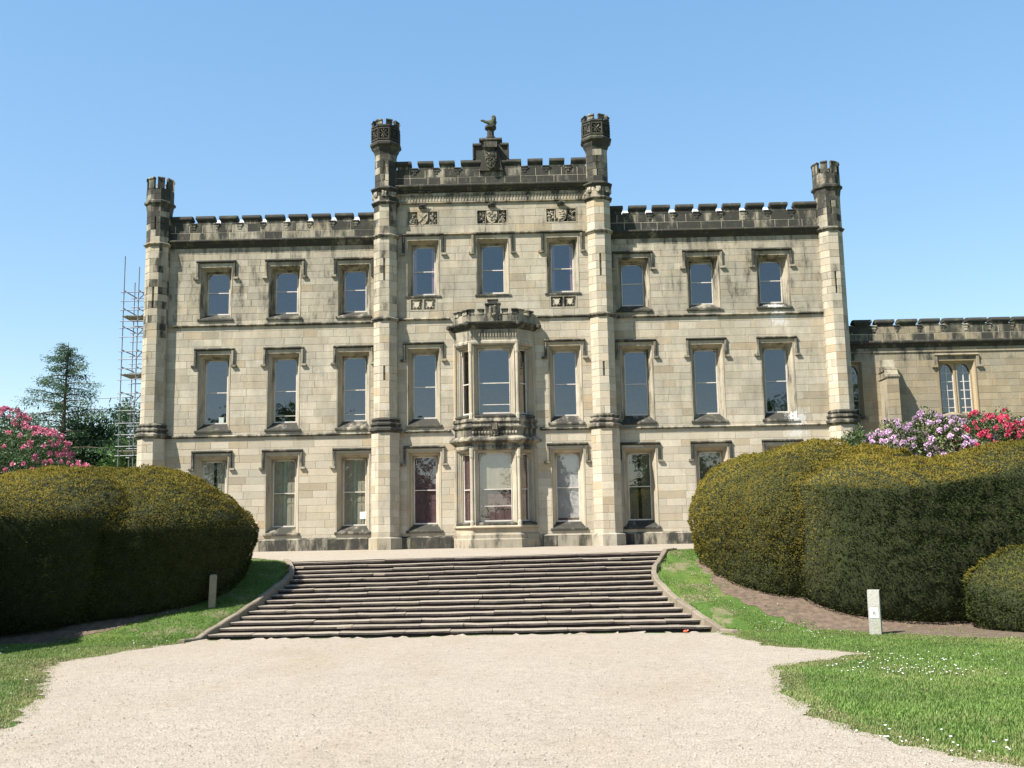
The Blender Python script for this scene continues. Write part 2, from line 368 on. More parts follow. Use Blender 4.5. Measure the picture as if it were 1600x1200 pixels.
tag(poly_sheet('soil_bed', SP, M_soil, .010, .3, .14, zg), kind='structure')
SP2 = [(-14, -17.6), (-12, -17.0), (-10.4, -16.4), (-8.9, -15.4), (-7.6, -14.4), (-6.9, -13.2), (-7.1, -11.2), (-10, -11), (-14, -13)]
tag(poly_sheet('shaded_soil_bed', SP2, M_soil, .010, .3, .1, zg), kind='structure')

# ------------------------------------------------------------------ masonry
POOL = []           # (area, wall part, MB) of every stone of the mansion
def stone(mb, x0, x1, z0, z1, yp, tint, proud=.010, ch=.006, joint=.006, depth=.03):
    a, b, c, d = x0+joint, x1-joint, z0+joint, z1-joint; y = yp-proud + random.uniform(-.003, .003); yb = yp+depth
    vs = [(a, yb, c), (b, yb, c), (b, yb, d), (a, yb, d), (a, y+ch, c), (b, y+ch, c), (b, y+ch, d), (a, y+ch, d),
          (a+ch, y, c+ch), (b-ch, y, c+ch), (b-ch, y, d-ch), (a+ch, y, d-ch)]
    fs = [(0, 1, 5, 4), (1, 2, 6, 5), (2, 3, 7, 6), (3, 0, 4, 7), (4, 5, 9, 8), (5, 6, 10, 9), (6, 7, 11, 10), (7, 4, 8, 11), (8, 9, 10, 11)]
    mb.add(vs, fs, tint)
def courses(keys, hmin=.26):
    keys = sorted(set(round(k, 3) for k in keys)); o = [keys[0]]
    for a, b in zip(keys, keys[1:]):
        n = max(1, round((b-a)/hmin))
        for i in range(1, n+1): o.append(a+(b-a)*i/n)
    return o
def stonework(pool, wall, x0, x1, keys, opens, yp, sootf, lmin=.5, lmax=1.2, hmin=.30, M=None, joint=.005):
    zs = courses(keys, hmin)
    for a, b in zip(zs, zs[1:]):
        zc = (a+b)/2; iv = [(x0, x1)]
        for (ox0, ox1, oz0, oz1) in opens:
            if oz0-.005 < zc < oz1+.005:
                iv = [q for (p0, p1) in iv for q in ((p0, min(p1, ox0)), (max(p0, ox1), p1)) if q[1]-q[0] > .03]
        for p0, p1 in iv:
            x = p0; first = True
            while x < p1-.01:
                w = random.uniform(lmin, lmax)*(.6 if first and random.random() < .5 else 1); first = False
                if p1-(x+w) < .25: w = p1-x
                mb = MB(M); s = sootf(x+w/2, zc); stone(mb, x, x+w, a, b, yp, rt(s, .18 if s > .5 else .05), joint=joint)
                pool.append((w*(b-a), wall, mb)); x += w
def wall_back(name, x0, x1, z0, z1, opens, yp, th, mat, parent):
    """mortar core of a wall, its openings cut through the whole thickness"""
    X = sorted({x0, x1} | {o[0] for o in opens} | {o[1] for o in opens}); Z = sorted({z0, z1} | {o[2] for o in opens} | {o[3] for o in opens})
    mb = MB()
    for a, b in zip(X, X[1:]):
        for c, d in zip(Z, Z[1:]):
            if any(o[0] <= (a+b)/2 <= o[1] and o[2] <= (c+d)/2 <= o[3] for o in opens): continue
            mb.add([(a, yp, c), (b, yp, c), (b, yp, d), (a, yp, d)], [(0, 1, 2, 3)])
            mb.add([(a, yp+th, c), (b, yp+th, c), (b, yp+th, d), (a, yp+th, d)], [(3, 2, 1, 0)])
    for (a, b, c, d) in opens:
        mb.add([(a, yp, c), (b, yp, c), (b, yp, d), (a, yp, d), (a, yp+th, c), (b, yp+th, c), (b, yp+th, d), (a, yp+th, d)],
               [(0, 4, 5, 1), (1, 5, 6, 2), (2, 6, 7, 3), (3, 7, 4, 0)])
    return mb.build(name, mat, parent)

mansion = empty('mansion', (0, 0, .09))
tag(mansion, 'three storey sandstone mansion with battlements, octagonal turrets and a central bay window above the steps', 'mansion')

# ---- windows
def window(parent, cx, yp, zs, zg0, zg1, rail, hood, gw=.92, bw=.22, soot=.3, inner=None, M=None, hoodw=.83, drop=.74, spand=.15, sillw=.06, sill_out=.07, bars=None, ds=1.5):
    W = gw/2+bw; zt = zg1+bw
    T = Matrix.Translation((cx, yp, 0)); T = (M @ T) if M is not None else T
    s = MB(T)
    dd = .27*ds
    prof = [(0, .0), (0, -.02), (.03, -.02), (.037, .045), (.06, .055), (.115, .15), (.145, .16), (.152, .2), (.19, .255), (bw, .27), (bw, .42)]
    prof = [(o, d*ds if d > 0 else d) for o, d in prof]
    prof = [(o*bw/.22, d) for o, d in prof]
    rings = [[(-W+o, d, zs+.02), (-W+o, d, zt-o), (W-o, d, zt-o), (W-o, d, zs+.02)] for o, d in prof]
    for a, b in zip(rings, rings[1:]):
        s.add(a+b, [(0, 1, 5, 4), (1, 2, 6, 5), (2, 3, 7, 6)], rt(soot*.9, .06))
    g = gw/2; q = spand
    sp = [(0, 0), (q*1.12, 0), (q*.98, -q*.16), (q*.78, -q*.2), (q*.62, -q*.13), (q*.5, -q*.22), (q*.46, -q*.38), (q*.36, -q*.52), (q*.2, -q*.52), (q*.17, -q*.66), (q*.22, -q*.86), (q*.13, -q*1.1), (0, -q*1.25)]
    if q > .1:
        for sg in (-1, 1):
            poly = [(sg*(-g-.01+a), zg1+.015+b) for a, b in sp]
            if sg < 0: poly = poly[::-1]
            s.py(poly, dd-.05, dd+.005, rt(soot*.5))
            s.ball((sg*(g-q*.22), dd-.055, zg1-q*.22), .04, 6, 4, rt(soot*.4))
    w = s.build('window', M_stone, parent)
    f = MB(T); t = .032
    f.box(-g, -g+t, dd+.007, dd+.067, zg0, zg1+.02).box(g-t, g, dd+.007, dd+.067, zg0, zg1+.02)
    f.box(-g+t, g-t, dd+.009, dd+.045, zg1-.03, zg1+.02).box(-g+t, g-t, dd+.011, dd+.063, rail-.018, rail+.018).box(-g+t, g-t, dd+.009, dd+.067, zg0, zg0+.06)
    if bars:
        for bz in bars: f.box(-g+t, g-t, dd+.02, dd+.045, bz-.014, bz+.014)
    f.build('sash_frame', M_sash, w)
    for a, b, d in ((rail+.015, zg1-.02, dd+.025), (zg0+.05, rail-.015, dd+.047)):
        e0, e1, e2 = (random.uniform(-.006, .006) for _ in range(3)); p = MB(T); p.add([(-g+t-.005, d+e0, a), (g-t+.005, d+e0+e1, a), (g-t+.005, d+e1+e2, b), (-g+t-.005, d+e2, b)], [(0, 1, 2, 3)]); p.build('pane', M_glass, w)
    sl = MB(T); sl.px([(dd+.007, zs), (dd+.007, zg0+.005), (dd-.04, zg0-.005), (-sill_out, zs+.07), (-sill_out, zs+.005), (-sill_out+.02, zs)], -W-sillw, W+sillw, rt(.74, .1)); sl.build('sill', M_stone, w)
    if hood:
        hm = MB(T); h = hood; hw = hoodw; st = rt(.72, .08); st2 = rt(.62, .1)
        tp = [(.02, h), (-.10, h-.045), (-.115, h-.075), (-.05, h-.115), (-.05, h-.13), (.02, h-.13)]
        hm.px(tp, -hw, hw, st)
        for sg in (-1, 1):
            x0, x1 = sorted((sg*(hw-.002), sg*(hw-.105)))
            hm.box(x0, x1, -.085, .02, h-drop, h-.132, st2); hm.box(x0+.02, x1-.02, -.1, -.086, h-drop+.01, h-.14, st2)
            x0, x1 = sorted((sg*(hw-.105), sg*(hw+.11))); hm.box(x0, x1, -.105, .02, h-drop-.085, h-drop-.002, rt(.5))
        hm.build('hood_mould', M_stone, w)
    if inner: inner(w, T @ Matrix.Translation((0, dd-.165, 0)), g, zg0, zg1, rail)
    return w
def shutters(mat, gap=0.0, glow=None, panels=3):
    def fn(w, T, g, z0, z1, rail):
        for sg in (-1, 1):
            b = MB(T); x0, x1 = sorted((sg*gap, sg*(g+.03)))
            b.box(x0, x1, .275, .30, z0-.05, z1+.05)
            wid = (x1-x0); hh = (z1-z0)/panels
            for i in range(panels):
                for px0, px1 in ((x0+wid*.08, x0+wid*.5-.02), (x0+wid*.5+.02, x1-wid*.08)):
                    b.box(px0, px1, .26, .276, z0+hh*i+.06, z0+hh*(i+1)-.05)
            b.build('shutter', mat, w)
        if glow is not None:
            c = MB(T); c.box(-gap-.02, gap+.02, .32, .33, z0-.05, z1+.05); c.build('curtain', glow, w)
    return fn
def blind(mat, frac=1.0, shut=None):
    def fn(w, T, g, z0, z1, rail):
        b = MB(T); zb = z1-(z1-z0)*frac; n = 10
        for i in range(n):
            xa = -g-.02+(2*g+.04)*i/n; xb = -g-.02+(2*g+.04)*(i+1)/n; d = .245+.006*math.sin(i*1.7)
            b.add([(xa, d, zb), (xb, .245+.006*math.sin((i+1)*1.7), zb), (xb, .245+.006*math.sin((i+1)*1.7), z1+.04), (xa, d, z1+.04)], [(0, 1, 2, 3)])
        b.box(-g-.02, g+.02, .238, .252, zb-.03, zb)
        b.build('blind', mat, w)
        if shut: shut(w, T, g, z0, z1, rail)
    return fn
def curtains(mat, wid=.16, sides=(-1, 1)):
    def fn(w, T, g, z0, z1, rail):
        for sg in sides:
            b = MB(T); n = 8; pts = [(sg*(g+.02-wid*i/n), .28+.025*math.sin(i*2.1)) for i in range(n+1)]
            for p, q in zip(pts, pts[1:]): b.add([(p[0], p[1], z0-.05), (q[0], q[1], z0-.05), (q[0], q[1], z1+.05), (p[0], p[1], z1+.05)], [(0, 1, 2, 3)])
            b.build('curtain', mat, w)
    return fn
def opening(cx, zs, zg1, gw=.92, bw=.22): return (cx-gw/2-bw, cx+gw/2+bw, zs, zg1+bw)

WX = (5.82, 8.71, 11.59)
ZA, ZB, ZC, ZP = 9.47, 4.85, 13.05, .59
ST = {'g': (.72, 1.06, 3.77, 2.43, 4.22), 'f': (4.93, 5.33, 7.99, 6.64, 8.47), 's': (9.60, 9.93, 11.70, 10.88, 12.2)}
M_glow = mat_plain('pale_green_curtain', (.34, .42, .33), .8, .1)
INNER = {(-1, 1, 'g'): shutters(M_shutter_green, .07, M_glow), (-1, 0, 'g'): shutters(M_shutter_green, .07, M_glow), (-1, 2, 'g'): shutters(M_shutter_green, .06),
         (1, 0, 'g'): shutters(M_shutter_dark, .07), (1, 1, 'g'): shutters(M_shutter_dark, .04), (1, 2, 'g'): shutters(M_shutter_dark, .03)}
def soot_wing(x, z):
    if z > 13: return .80
    if z > 12.35: return .46
    if z > ZA: return .36
    if z > 8.9: return .16
    if z > ZB: return .20
    return .0
for sg in (-1, 1):
    x0, x1 = sorted((sg*4.4, sg*14.0)); op = []
    for k, st in ST.items():
        for wx in WX: op.append(opening(sg*wx, st[0], st[2]))
    wall = wall_back('wall', x0, x1, -.3, ZC, op, 0, .5, M_mortar, mansion)
    xa, xb = sorted((sg*4.9, sg*13.58))
    keys = [ZP, ZB-.02, ZA-.02, 12.74] + [v for k, st in ST.items() for v in (st[0], st[2]+.22)]
    stonework(POOL, wall, xa, xb, keys, op, 0, soot_wing)
    # plinth
    stonework(POOL, wall, xa, xb, [-.1, ZP-.05], [], -.12, lambda x, z: .64, .9, 1.7, .8)
    pl = MB(); pl.px([(0.02, ZP), (-.02, ZP), (-.134, ZP-.055), (-.12, ZP-.06), (.02, ZP-.06)], xa, xb, rt(.5)); pl.px([(.02, ZP-.06), (-.118, ZP-.06), (-.118, -.3), (.02, -.3)], xa, xb, rt(.4)); pl.build('plinth', M_stone, mansion)
    for k, st in ST.items():
        for i, wx in enumerate(WX):
            fn = INNER.get((sg, i, k))
            w = window(mansion, sg*wx, 0, *st, spand=.22 if k == 's' else .15, soot={'g': .25, 'f': .42, 's': .52}[k], inner=fn, bars=[5.62] if k == 'f' and sg < 0 and i < 2 else None)
            if k == 'f' and sg == -1 and i == 2:
                pass
    for z, h, p, s in ((ZB, .13, .11, .55), (ZA, .13, .11, .6)):
        c = MB(); xx = xa
        while xx < xb-.01:
            x2 = min(xb, xx+random.uniform(1.1, 1.9)); x2 = xb if xb-x2 < .5 else x2
            c.px([(.02, z), (-p*.9, z-.05), (-p, z-.075), (-p*.45, z-.10), (-p*.4, z-h), (.02, z-h)], xx, x2-.004, rt(s)); xx = x2
        c.build('string_course', M_stone, mansion)
    c = MB(); xx = xa
    while xx < xb-.01:
        x2 = min(xb, xx+random.uniform(1.0, 1.7)); x2 = xb if xb-x2 < .5 else x2
        c.px([(.3, ZC), (-.2, ZC), (-.24, ZC-.04), (-.235, ZC-.08), (-.16, ZC-.12), (-.13, ZC-.2), (-.06, ZC-.27), (-.03, ZC-.33), (.02, ZC-.33)], xx, x2-.004, rt(.82)); xx = x2
    c.build('cornice', M_stone, mansion)

# ---- battlements
def parapet(parent, pool, x0, x1, zb, zc, zt, yp, merl, soot, th=.34, M=None):
    core = MB(); core.box(x0, x1, yp+.0, yp+th, zb, zc-.07); par = core.build('parapet', M_mortar, parent)
    stonework(pool, par, x0, x1, [zb, zc-.07], [], yp, lambda x, z: soot, .5, 1.0, .32, None, .011)
    ms = sorted(merl); lastx = x0
    for (a, b) in ms:
        m = MB(); zz = zt-.16
        m.box(a+.03, b-.03, yp+.0, yp+th, zc-.10, zz, rt(soot))
        o = m.build('merlon', M_stone, parent)
        cpg = MB(); cpg.px([(yp-.075, zz), (yp-.085, zz+.05), (yp-.03, zt-.01), (yp+th*.5, zt), (yp+th+.05, zz+.06), (yp+th+.05, zz)], a-.03, b+.03, rt(.92, .06))
        cpg.box(a+.0, b-.0, yp-.045, yp+th+.02, zz-.06, zz-.002, rt(.85)); cpg.build('coping', M_stone, o)
        if a > lastx+.03:
            g0, g1 = lastx, a; e = MB()
            e.px([(yp-.06, zc-.07), (yp-.07, zc-.04), (yp, zc+.0), (yp+th+.03, zc-.01), (yp+th+.03, zc-.07)], g0-.0, g1+.0, rt(soot))
            e.box(g0+.03, g1-.03, yp-.04, yp, zc-.17, zc-.072, rt(soot)); e.box((g0+g1)/2-.06, (g0+g1)/2+.06, yp-.028, yp, zc-.29, zc-.172, rt(soot))
            e.build('embrasure_sill', M_stone, parent)
        lastx = b
    return par
ML = [(-13.7, -12.69), (-12.47, -11.75), (-11.48, -10.78), (-10.51, -9.8), (-9.54, -8.81), (-8.55, -7.84), (-7.57, -6.86), (-6.59, -5.89), (-5.61, -4.8)]
MR = [(4.8, 5.46), (5.76, 6.45), (6.75, 7.43), (7.73, 8.41), (8.71, 9.4), (9.7, 10.38), (10.68, 11.36), (11.66, 12.34), (12.66, 13.7)]
parapet(mansion, POOL, -13.75, -4.8, ZC, 13.82, 14.13, -.02, ML, .64)
parapet(mansion, POOL, 4.8, 13.75, ZC, 13.84, 14.16, -.02, MR, .74)

# ---- the tower front
TY = -.4
TS2 = (10.30, 10.50, 12.55, 11.5)       # second floor: sill, glass, rail
TO = [opening(sg*2.88, ST[k][0], ST[k][2]) for sg in (-1, 1) for k in ('g', 'f')]
TO += [opening(x, TS2[0], TS2[2]) for x in (-2.88, 0, 2.88)] + [(-1.25, 1.25, 1.05, 3.85), (-1.25, 1.25, 5.3, 8.1)]
PANO = [(-3.54, -2.22, 13.36, 14.02), (-.66, .66, 13.36, 14.02), (2.22, 3.54, 13.36, 14.02)]
APRO = [(-3.45, -2.31, 9.74, 10.29), (2.31, 3.45, 9.74, 10.29)]
twall = wall_back('wall', -4.3, 4.3, -.3, 15.0, TO+PANO+APRO, TY, .5, M_mortar, mansion)
def soot_tower(x, z):
    if z > 14.2: return .62
    if z > 13.1: return .28
    if z > ZA: return .26 if x < 0 else .16
    if z > ZB: return .16 if x < 0 else .1
    return .0
BAYO = [(-1.62, 1.62, 0, 9.12)]
PANO = [(-3.54, -2.22, 13.36, 14.02), (-.66, .66, 13.36, 14.02), (2.22, 3.54, 13.36, 14.02)]
keys = [ZP, ZB-.02, 9.12, ZA-.02, 9.74, 10.06, 13.03, 13.36, 14.02, 14.35] + [v for k in 'gf' for v in (ST[k][0], ST[k][2]+.22)] + [TS2[0], TS2[2]+.22]
stonework(POOL, twall, -3.98, 3.98, keys, TO+BAYO+PANO+APRO, TY, soot_tower)
for a, b in ((-3.9, -1.8), (1.8, 3.9)):
    stonework(POOL, twall, a, b, [-.1, ZP-.05], [], TY-.12, lambda x, z: .62, .8, 1.3, .8)
    pl = MB(); pl.px([(TY+.02, ZP), (TY-.02, ZP), (TY-.134, ZP-.055), (TY-.12, ZP-.06), (TY+.02, ZP-.06)], a, b, rt(.5)); pl.px([(TY+.02, ZP-.06), (TY-.118, ZP-.06), (TY-.118, -.3), (TY+.02, -.3)], a, b, rt(.4)); pl.build('plinth', M_stone, mansion)
window(mansion, -2.88, TY, *ST['g'], soot=.2, inner=shutters(M_shutter_brown, .004))
window(mansion, 2.88, TY, *ST['g'], soot=.15, inner=blind(M_blind_grey, .93, shutters(M_shutter_brown, .004)))
window(mansion, -2.88, TY, *ST['f'], soot=.4); window(mansion, 2.88, TY, *ST['f'], soot=.3)
for x in (-2.88, 0, 2.88):
    window(mansion, x, TY, *TS2, 13.04, soot=.45, drop=.86, spand=.2, inner=curtains(M_pink, .17, (-1, 1) if x else ()), hoodw=.86, sill_out=.05)
for a, b in ((-4.0, -1.8), (1.8, 4.0)):
    for z in (ZB, ZA):
        c = MB(); c.px([(TY+.02, z), (TY-.1, z-.05), (TY-.11, z-.075), (TY-.05, z-.10), (TY-.045, z-.13), (TY+.02, z-.13)], a, b, rt(.6)); c.build('string_course', M_stone, mansion)
for a, b in ((-4.0, -3.745), (-2.015, -.865), (.865, 2.015), (3.745, 4.0)):
    c = MB(); z = 13.04; c.px([(TY+.02, z), (TY-.1, z-.045), (TY-.115, z-.075), (TY-.05, z-.115), (TY+.02, z-.12)], a, b, rt(.6)); c.build('string_course', M_stone, mansion)
c = MB(); z = 14.36; c.px([(TY+.02, z), (TY-.06, z), (TY-.09, z-.03), (TY-.05, z-.07), (TY+.02, z-.075)], -4, 4, rt(.45)); c.build('string_course', M_stone, mansion)
c = MB(); z = 15.07
for i in range(8):
    c.px([(TY+.3, z), (TY-.24, z), (TY-.28, z-.04), (TY-.27, z-.09), (TY-.2, z-.13), (TY-.16, z-.2), (TY-.06, z-.28), (TY+.02, z-.30)], -4+i, -3.004+i, rt(.9))
c.build('cornice', M_stone, mansion)
fz = MB(); x = -3.92
while x < 3.9:                               # carved frieze of small arches
    t = rt(.5); fz.box(x, x+.035, TY-.06, TY+.01, 14.38, 14.72, t); fz.box(x+.035, x+.125, TY-.035, TY+.01, 14.38, 14.50, rt(.35))
    fz.py([(x+.035, 14.60), (x+.08, 14.67), (x+.125, 14.60), (x+.125, 14.74), (x+.035, 14.74)], TY-.06, TY+.01, t)
    if random.random() < .3: fz.ball((x+.08, TY-.12, 14.79), .075, 6, 4, rt(.8), (1.4, .8, .7))
    x += .125
fz.build('frieze', M_stone, mansion)
def shield(m, cx, cz, w, h, y0, y1, tint):
    pts = [(-1, 1), (-.55, .93), (0, 1), (.55, .93), (1, 1), (1, .1), (.85, -.4), (.5, -.78), (0, -1), (-.5, -.78), (-.85, -.4), (-1, .1)]
    m.py([(cx+a*w/2, cz+b*h/2) for a, b in pts][::-1], y0, y1, tint)
def scroll(m, cx, cz, w, h, y, n, soot):
    for i in range(n):
        px, pz = cx+random.uniform(-w, w)/2, cz+random.uniform(-h, h)/2; a = random.uniform(0, 6.3); l = random.uniform(.06, .13)
        m.tube((px, y, pz), (px+l*math.cos(a), y-random.uniform(0, .03), pz+l*math.sin(a)), .028, .014, 5, rt(soot))
        if random.random() < .5: m.ball((px, y-.01, pz), random.uniform(.03, .05), 6, 4, rt(soot))
for i, x in enumerate((-2.88, 0, 2.88)):     # three panels of arms
    p = MB(); z0, z1 = 13.36, 14.02; w = .66
    p.box(x-w, x+w, TY+.08, TY+.12, z0, z1, rt(.55))
    for a, b, c_, d in ((x-w, x-w+.05, z0, z1), (x+w-.05, x+w, z0, z1), (x-w+.05, x+w-.05, z1-.05, z1), (x-w+.05, x+w-.05, z0, z0+.05)): p.box(a, b, TY-.02, TY+.09, c_, d, rt(.35))
    for s_ in (-1, 1): p.box(x+s_*.27-.015, x+s_*.27+.015, TY+.02, TY+.09, z0+.05, z1-.05, rt(.4))
    sh = p.build('heraldic_panel', M_stone, mansion)
    q = MB(); shield(q, x, 13.68, .44, .56, TY-.03, TY+.09, rt(.3))
    if i == 0:
        for s_ in (-1, 1): q.tube((x-.15*s_, TY-.035, 13.52), (x+.15*s_, TY-.035, 13.86), .03, .03, 5, rt(.4))
    else: scroll(q, x, 13.70, .26, .36, TY-.035, 16, .4)
    q.build('shield', M_stone, sh)
    q = MB(); scroll(q, x-.45, 13.69, .26, .46, TY+.05, 26, .45); scroll(q, x+.45, 13.69, .26, .46, TY+.05, 26, .45); q.build('carved_foliage', M_stone, sh)
    q = MB(); q.box(x-.16, x+.16, TY-.13, TY+.01, 14.10, 14.17, rt(.7)); scroll(q, x, 14.2, .28, .06, TY-.12, 10, .7); q.ball((x, TY-.1, 14.22), .09, 7, 5, rt(.7), (1.3, 1, .8)); q.build('corbel', M_stone, sh)
for x in (-2.88, 2.88):                      # small shields below the second floor
    p = MB(); z0, z1 = 9.74, 10.29; w = .57
    p.box(x-w, x+w, TY+.05, TY+.1, z0, z1, rt(.5))
    for a, b, c_, d in ((x-w, x-w+.06, z0, z1), (x+w-.06, x+w, z0, z1), (x-w+.06, x+w-.06, z1-.06, z1), (x-w+.06, x+w-.06, z0, z0+.06), (x-.03, x+.03, z0+.06, z1-.06)): p.box(a, b, TY-.02, TY+.06, c_, d, rt(.4))
    sh = p.build('carved_apron', M_stone, mansion)
    for s_ in (-1, 1):
        q = MB(); shield(q, x+s_*.27, 10.01, .2, .25, TY-.02, TY+.06, (.7, .05, .8)); q.build('shield', M_stone, sh)
        q = MB()
        for j in range(4): q.ball((x+s_*.27+.16*math.cos(j*1.571+.785), TY+.03, 10.01+.15*math.sin(j*1.571+.785)), .05, 6, 4, rt(.45))
        q.build('carved_foliage', M_stone, sh)
MT = [(-3.96, -3.38), (-3.05, -2.46), (-2.15, -1.56), (1.56, 2.14), (2.47, 3.05), (3.38, 3.96)]
tp = parapet(mansion, POOL, -3.98, 3.98, 15.07, 15.87, 16.17, TY-.02, sorted(MT+[(-1.24, 1.24)]), .74)
gb = MB()                                    # stepped gable
gy = TY-.04
gb.box(-.70, .70, gy, gy+.40, 16.02, 16.74, rt(.85)); gb.box(-.44, .44, gy-.004, gy+.40, 16.745, 16.98, rt(.85))
g_o = gb.build('stepped_gable', M_stone, mansion)
for a, b, z in ((-.76, -.41, 16.75), (.41, .76, 16.75), (-.48, .48, 16.98)):
    q = MB(); q.px([(gy-.09, z), (gy-.1, z+.05), (gy, z+.14), (gy+.2, z+.16), (gy+.46, z+.06), (gy+.46, z)], a, b, rt(.9)); q.build('coping', M_stone, g_o)
for a, b in ((-.76, -.70), (.70, .76)):
    q = MB(); q.box(a, b, gy-.06, gy+.44, 16.18, 16.745, rt(.9)); q.build('coping', M_stone, g_o)
q = MB(); q.py([(-.50, 15.65), (.50, 15.65), (.42, 15.95), (.36, 16.55), (-.36, 16.55), (-.42, 15.95)][::-1], gy-.10, gy, rt(.8)); q.box(-.27, .27, gy-.3, gy, 16.6, 16.84, rt(.8)); q.box(-.2, .2, gy-.22, gy, 16.5, 16.6, rt(.8)); q.build('niche', M_stone, g_o)
q = MB(); shield(q, 0, 16.08, .5, .78, gy-.2, gy-.1, rt(.75)); scroll(q, 0, 16.12, .4, .55, gy-.2, 40, .8); scroll(q, 0, 16.45, .36, .16, gy-.16, 26, .85); q.build('shield', M_stone, g_o)
q = MB(); q.lathe(0, gy+.2, [(.2, 17.14), (.2, 17.2), (.15, 17.24), (.14, 17.5), (.2, 17.56), (.24, 17.6), (.24, 17.66), (.16, 17.68)], 8, tint=rt(.85))
for j in range(8): q.ball((.2*math.cos(j*.785), gy+.2+.2*math.sin(j*.785), 17.68), .05, 5, 4, rt(.8))
q.build('pedestal', M_stone, g_o)
# crest beast: one continuous skinned body
J = [(.02, 0, 0), (.06, 0, .12), (.12, 0, .24), (.16, 0, .34), (.15, 0, .43), (.05, 0, .45), (-.06, 0, .16), (-.20, 0, .20), (-.32, 0, .27), (-.42, 0, .265), (.20, 0, .10), (.24, 0, .24), (-.02, -.08, .02), (-.02, .08, .02)]
Ed = [(0, 1), (1, 2), (2, 3), (3, 4), (4, 5), (1, 6), (6, 7), (7, 8), (8, 9), (0, 10), (10, 11), (0, 12), (0, 13)]
Rd = [.16, .17, .16, .12, .13, .06, .10, .075, .065, .04, .08, .04, .09, .09]
me = bpy.data.meshes.new('crest_beast'); me.from_pydata(J, Ed, []); me.materials.append(M_statue)
beast = bpy.data.objects.new('crest_beast', me); COL.objects.link(beast); beast.location = (0, gy+.2, 17.70)
sk = beast.modifiers.new('skin', 'SKIN'); ly = me.skin_vertices[0] if me.skin_vertices else None
if ly is None:
    import bmesh
    bm = bmesh.new(); bm.from_mesh(me); bm.verts.layers.skin.verify(); bm.to_mesh(me); bm.free(); ly = me.skin_vertices[0]
for i, r_ in enumerate(Rd): ly.data[i].radius = (r_, r_*.85); ly.data[i].use_root = (i == 0)
ss = beast.modifiers.new('sub', 'SUBSURF'); ss.levels = 2; ss.render_levels = 2
tag(beast, 'dark mossy carved beast on the pedestal above the stepped gable', 'statue')

# ---- turrets
def turret(cx, cy, segs, rings, crown, slits, sootf, pl_z=ZP):
    mb = MB(); A = 2*math.pi/8; foot = None
    for (z0, z1, r) in segs:
        if z0 > 5 and foot is None: foot, mb = mb, MB()
        n = max(1, round((z1-z0)/.31)); hh = (z1-z0)/n
        for i in range(n):
            za, zb = z0+i*hh, z0+(i+1)*hh; zc = (za+zb)/2
            sl = [s for s in slits if s[0] < zc < s[1]]
            core = r-.13 if sl else r-.012
            mb.lathe(cx, cy, [(core, za), (core, zb)], 8, tint=(.62, .03, .9), cap=False)
            if sl: mb.lathe(cx, cy, [(r-.014, zb-.002), (core, zb-.002)], 8, cap=False); mb.lathe(cx, cy, [(core, za+.002), (r-.014, za+.002)], 8, cap=False)
            half = r*math.tan(math.pi/8)
            for f in range(8):
                ang = f*A                               # face 0 looks to -y
                Mf = Matrix.Translation((cx, cy, 0)) @ Matrix.Rotation(ang, 4, 'Z')
                if 3 <= f <= 5 and cy > -1: pass
                cuts = [(-half-.006, half+.006)]
                if f == 0 and sl:
                    g = sl[0][2]
                    if len(sl[0]) > 3 and abs(zc-sl[0][3]) < hh*.5: g = g*2.6
                    cuts = [(-half-.006, -g), (g, half+.006)]
                elif random.random() < .25:
                    k = random.uniform(-.2, .2)*half; cuts = [(-half-.006, k), (k, half+.006)]
                for a, b in cuts:
                    m2 = MB(Mf); stone(m2, a, b, za, zb, -r, rt(sootf(zc), .3 if zc > 9 else .12), proud=0, ch=.008, joint=.005, depth=.13 if sl else .02)
                    n0 = len(mb.v); mb.v += m2.v; mb.f += [tuple(q+n0 for q in ff) for ff in m2.f]; mb.t += m2.t
    t = mb.build('turret', M_stone, mansion); foot.build('lower_shaft', M_stone, t)
    pm = MB(); pm.lathe(cx, cy, [(.66, -.3), (.66, ZP-.05), (.56, ZP+.0)], 8, tint=rt(.35)); pm.build('plinth', M_stone, t)
    for prof, s in rings:
        q = MB(); q.lathe(cx, cy, prof, 8, tint=rt(s)); q.build('moulding', M_stone, t)
    crown(t, cx, cy)
    return t
def settle(t):
    for o in [t]+list(t.children):
        me = o.data; co = np.empty(len(me.vertices)*3, np.float32); me.vertices.foreach_get('co', co); co = co.reshape(-1, 3)
        z = co[:, 2]; co[:, 2] = z-.0134*(z-.73)*np.clip((z-5.4)/2, 0, 1); me.vertices.foreach_set('co', co.ravel()); me.update()
def ring(z, r, p=.09, h=.16): return [(r-.02, z-h), (r+p*.35, z-h+.02), (r+p*.6, z-h*.55), (r+p, z-h*.4), (r+p, z-h*.15), (r-.02, z+.06)]
BASE = [(.54, 4.70), (.60, 4.74), (.66, 4.80), (.66, 4.88), (.57, 4.95), (.57, 5.0), (.62, 5.03), (.62, 5.09), (.535, 5.15), (.535, 5.2), (.57, 5.22), (.57, 5.27), (.46, 5.34)]
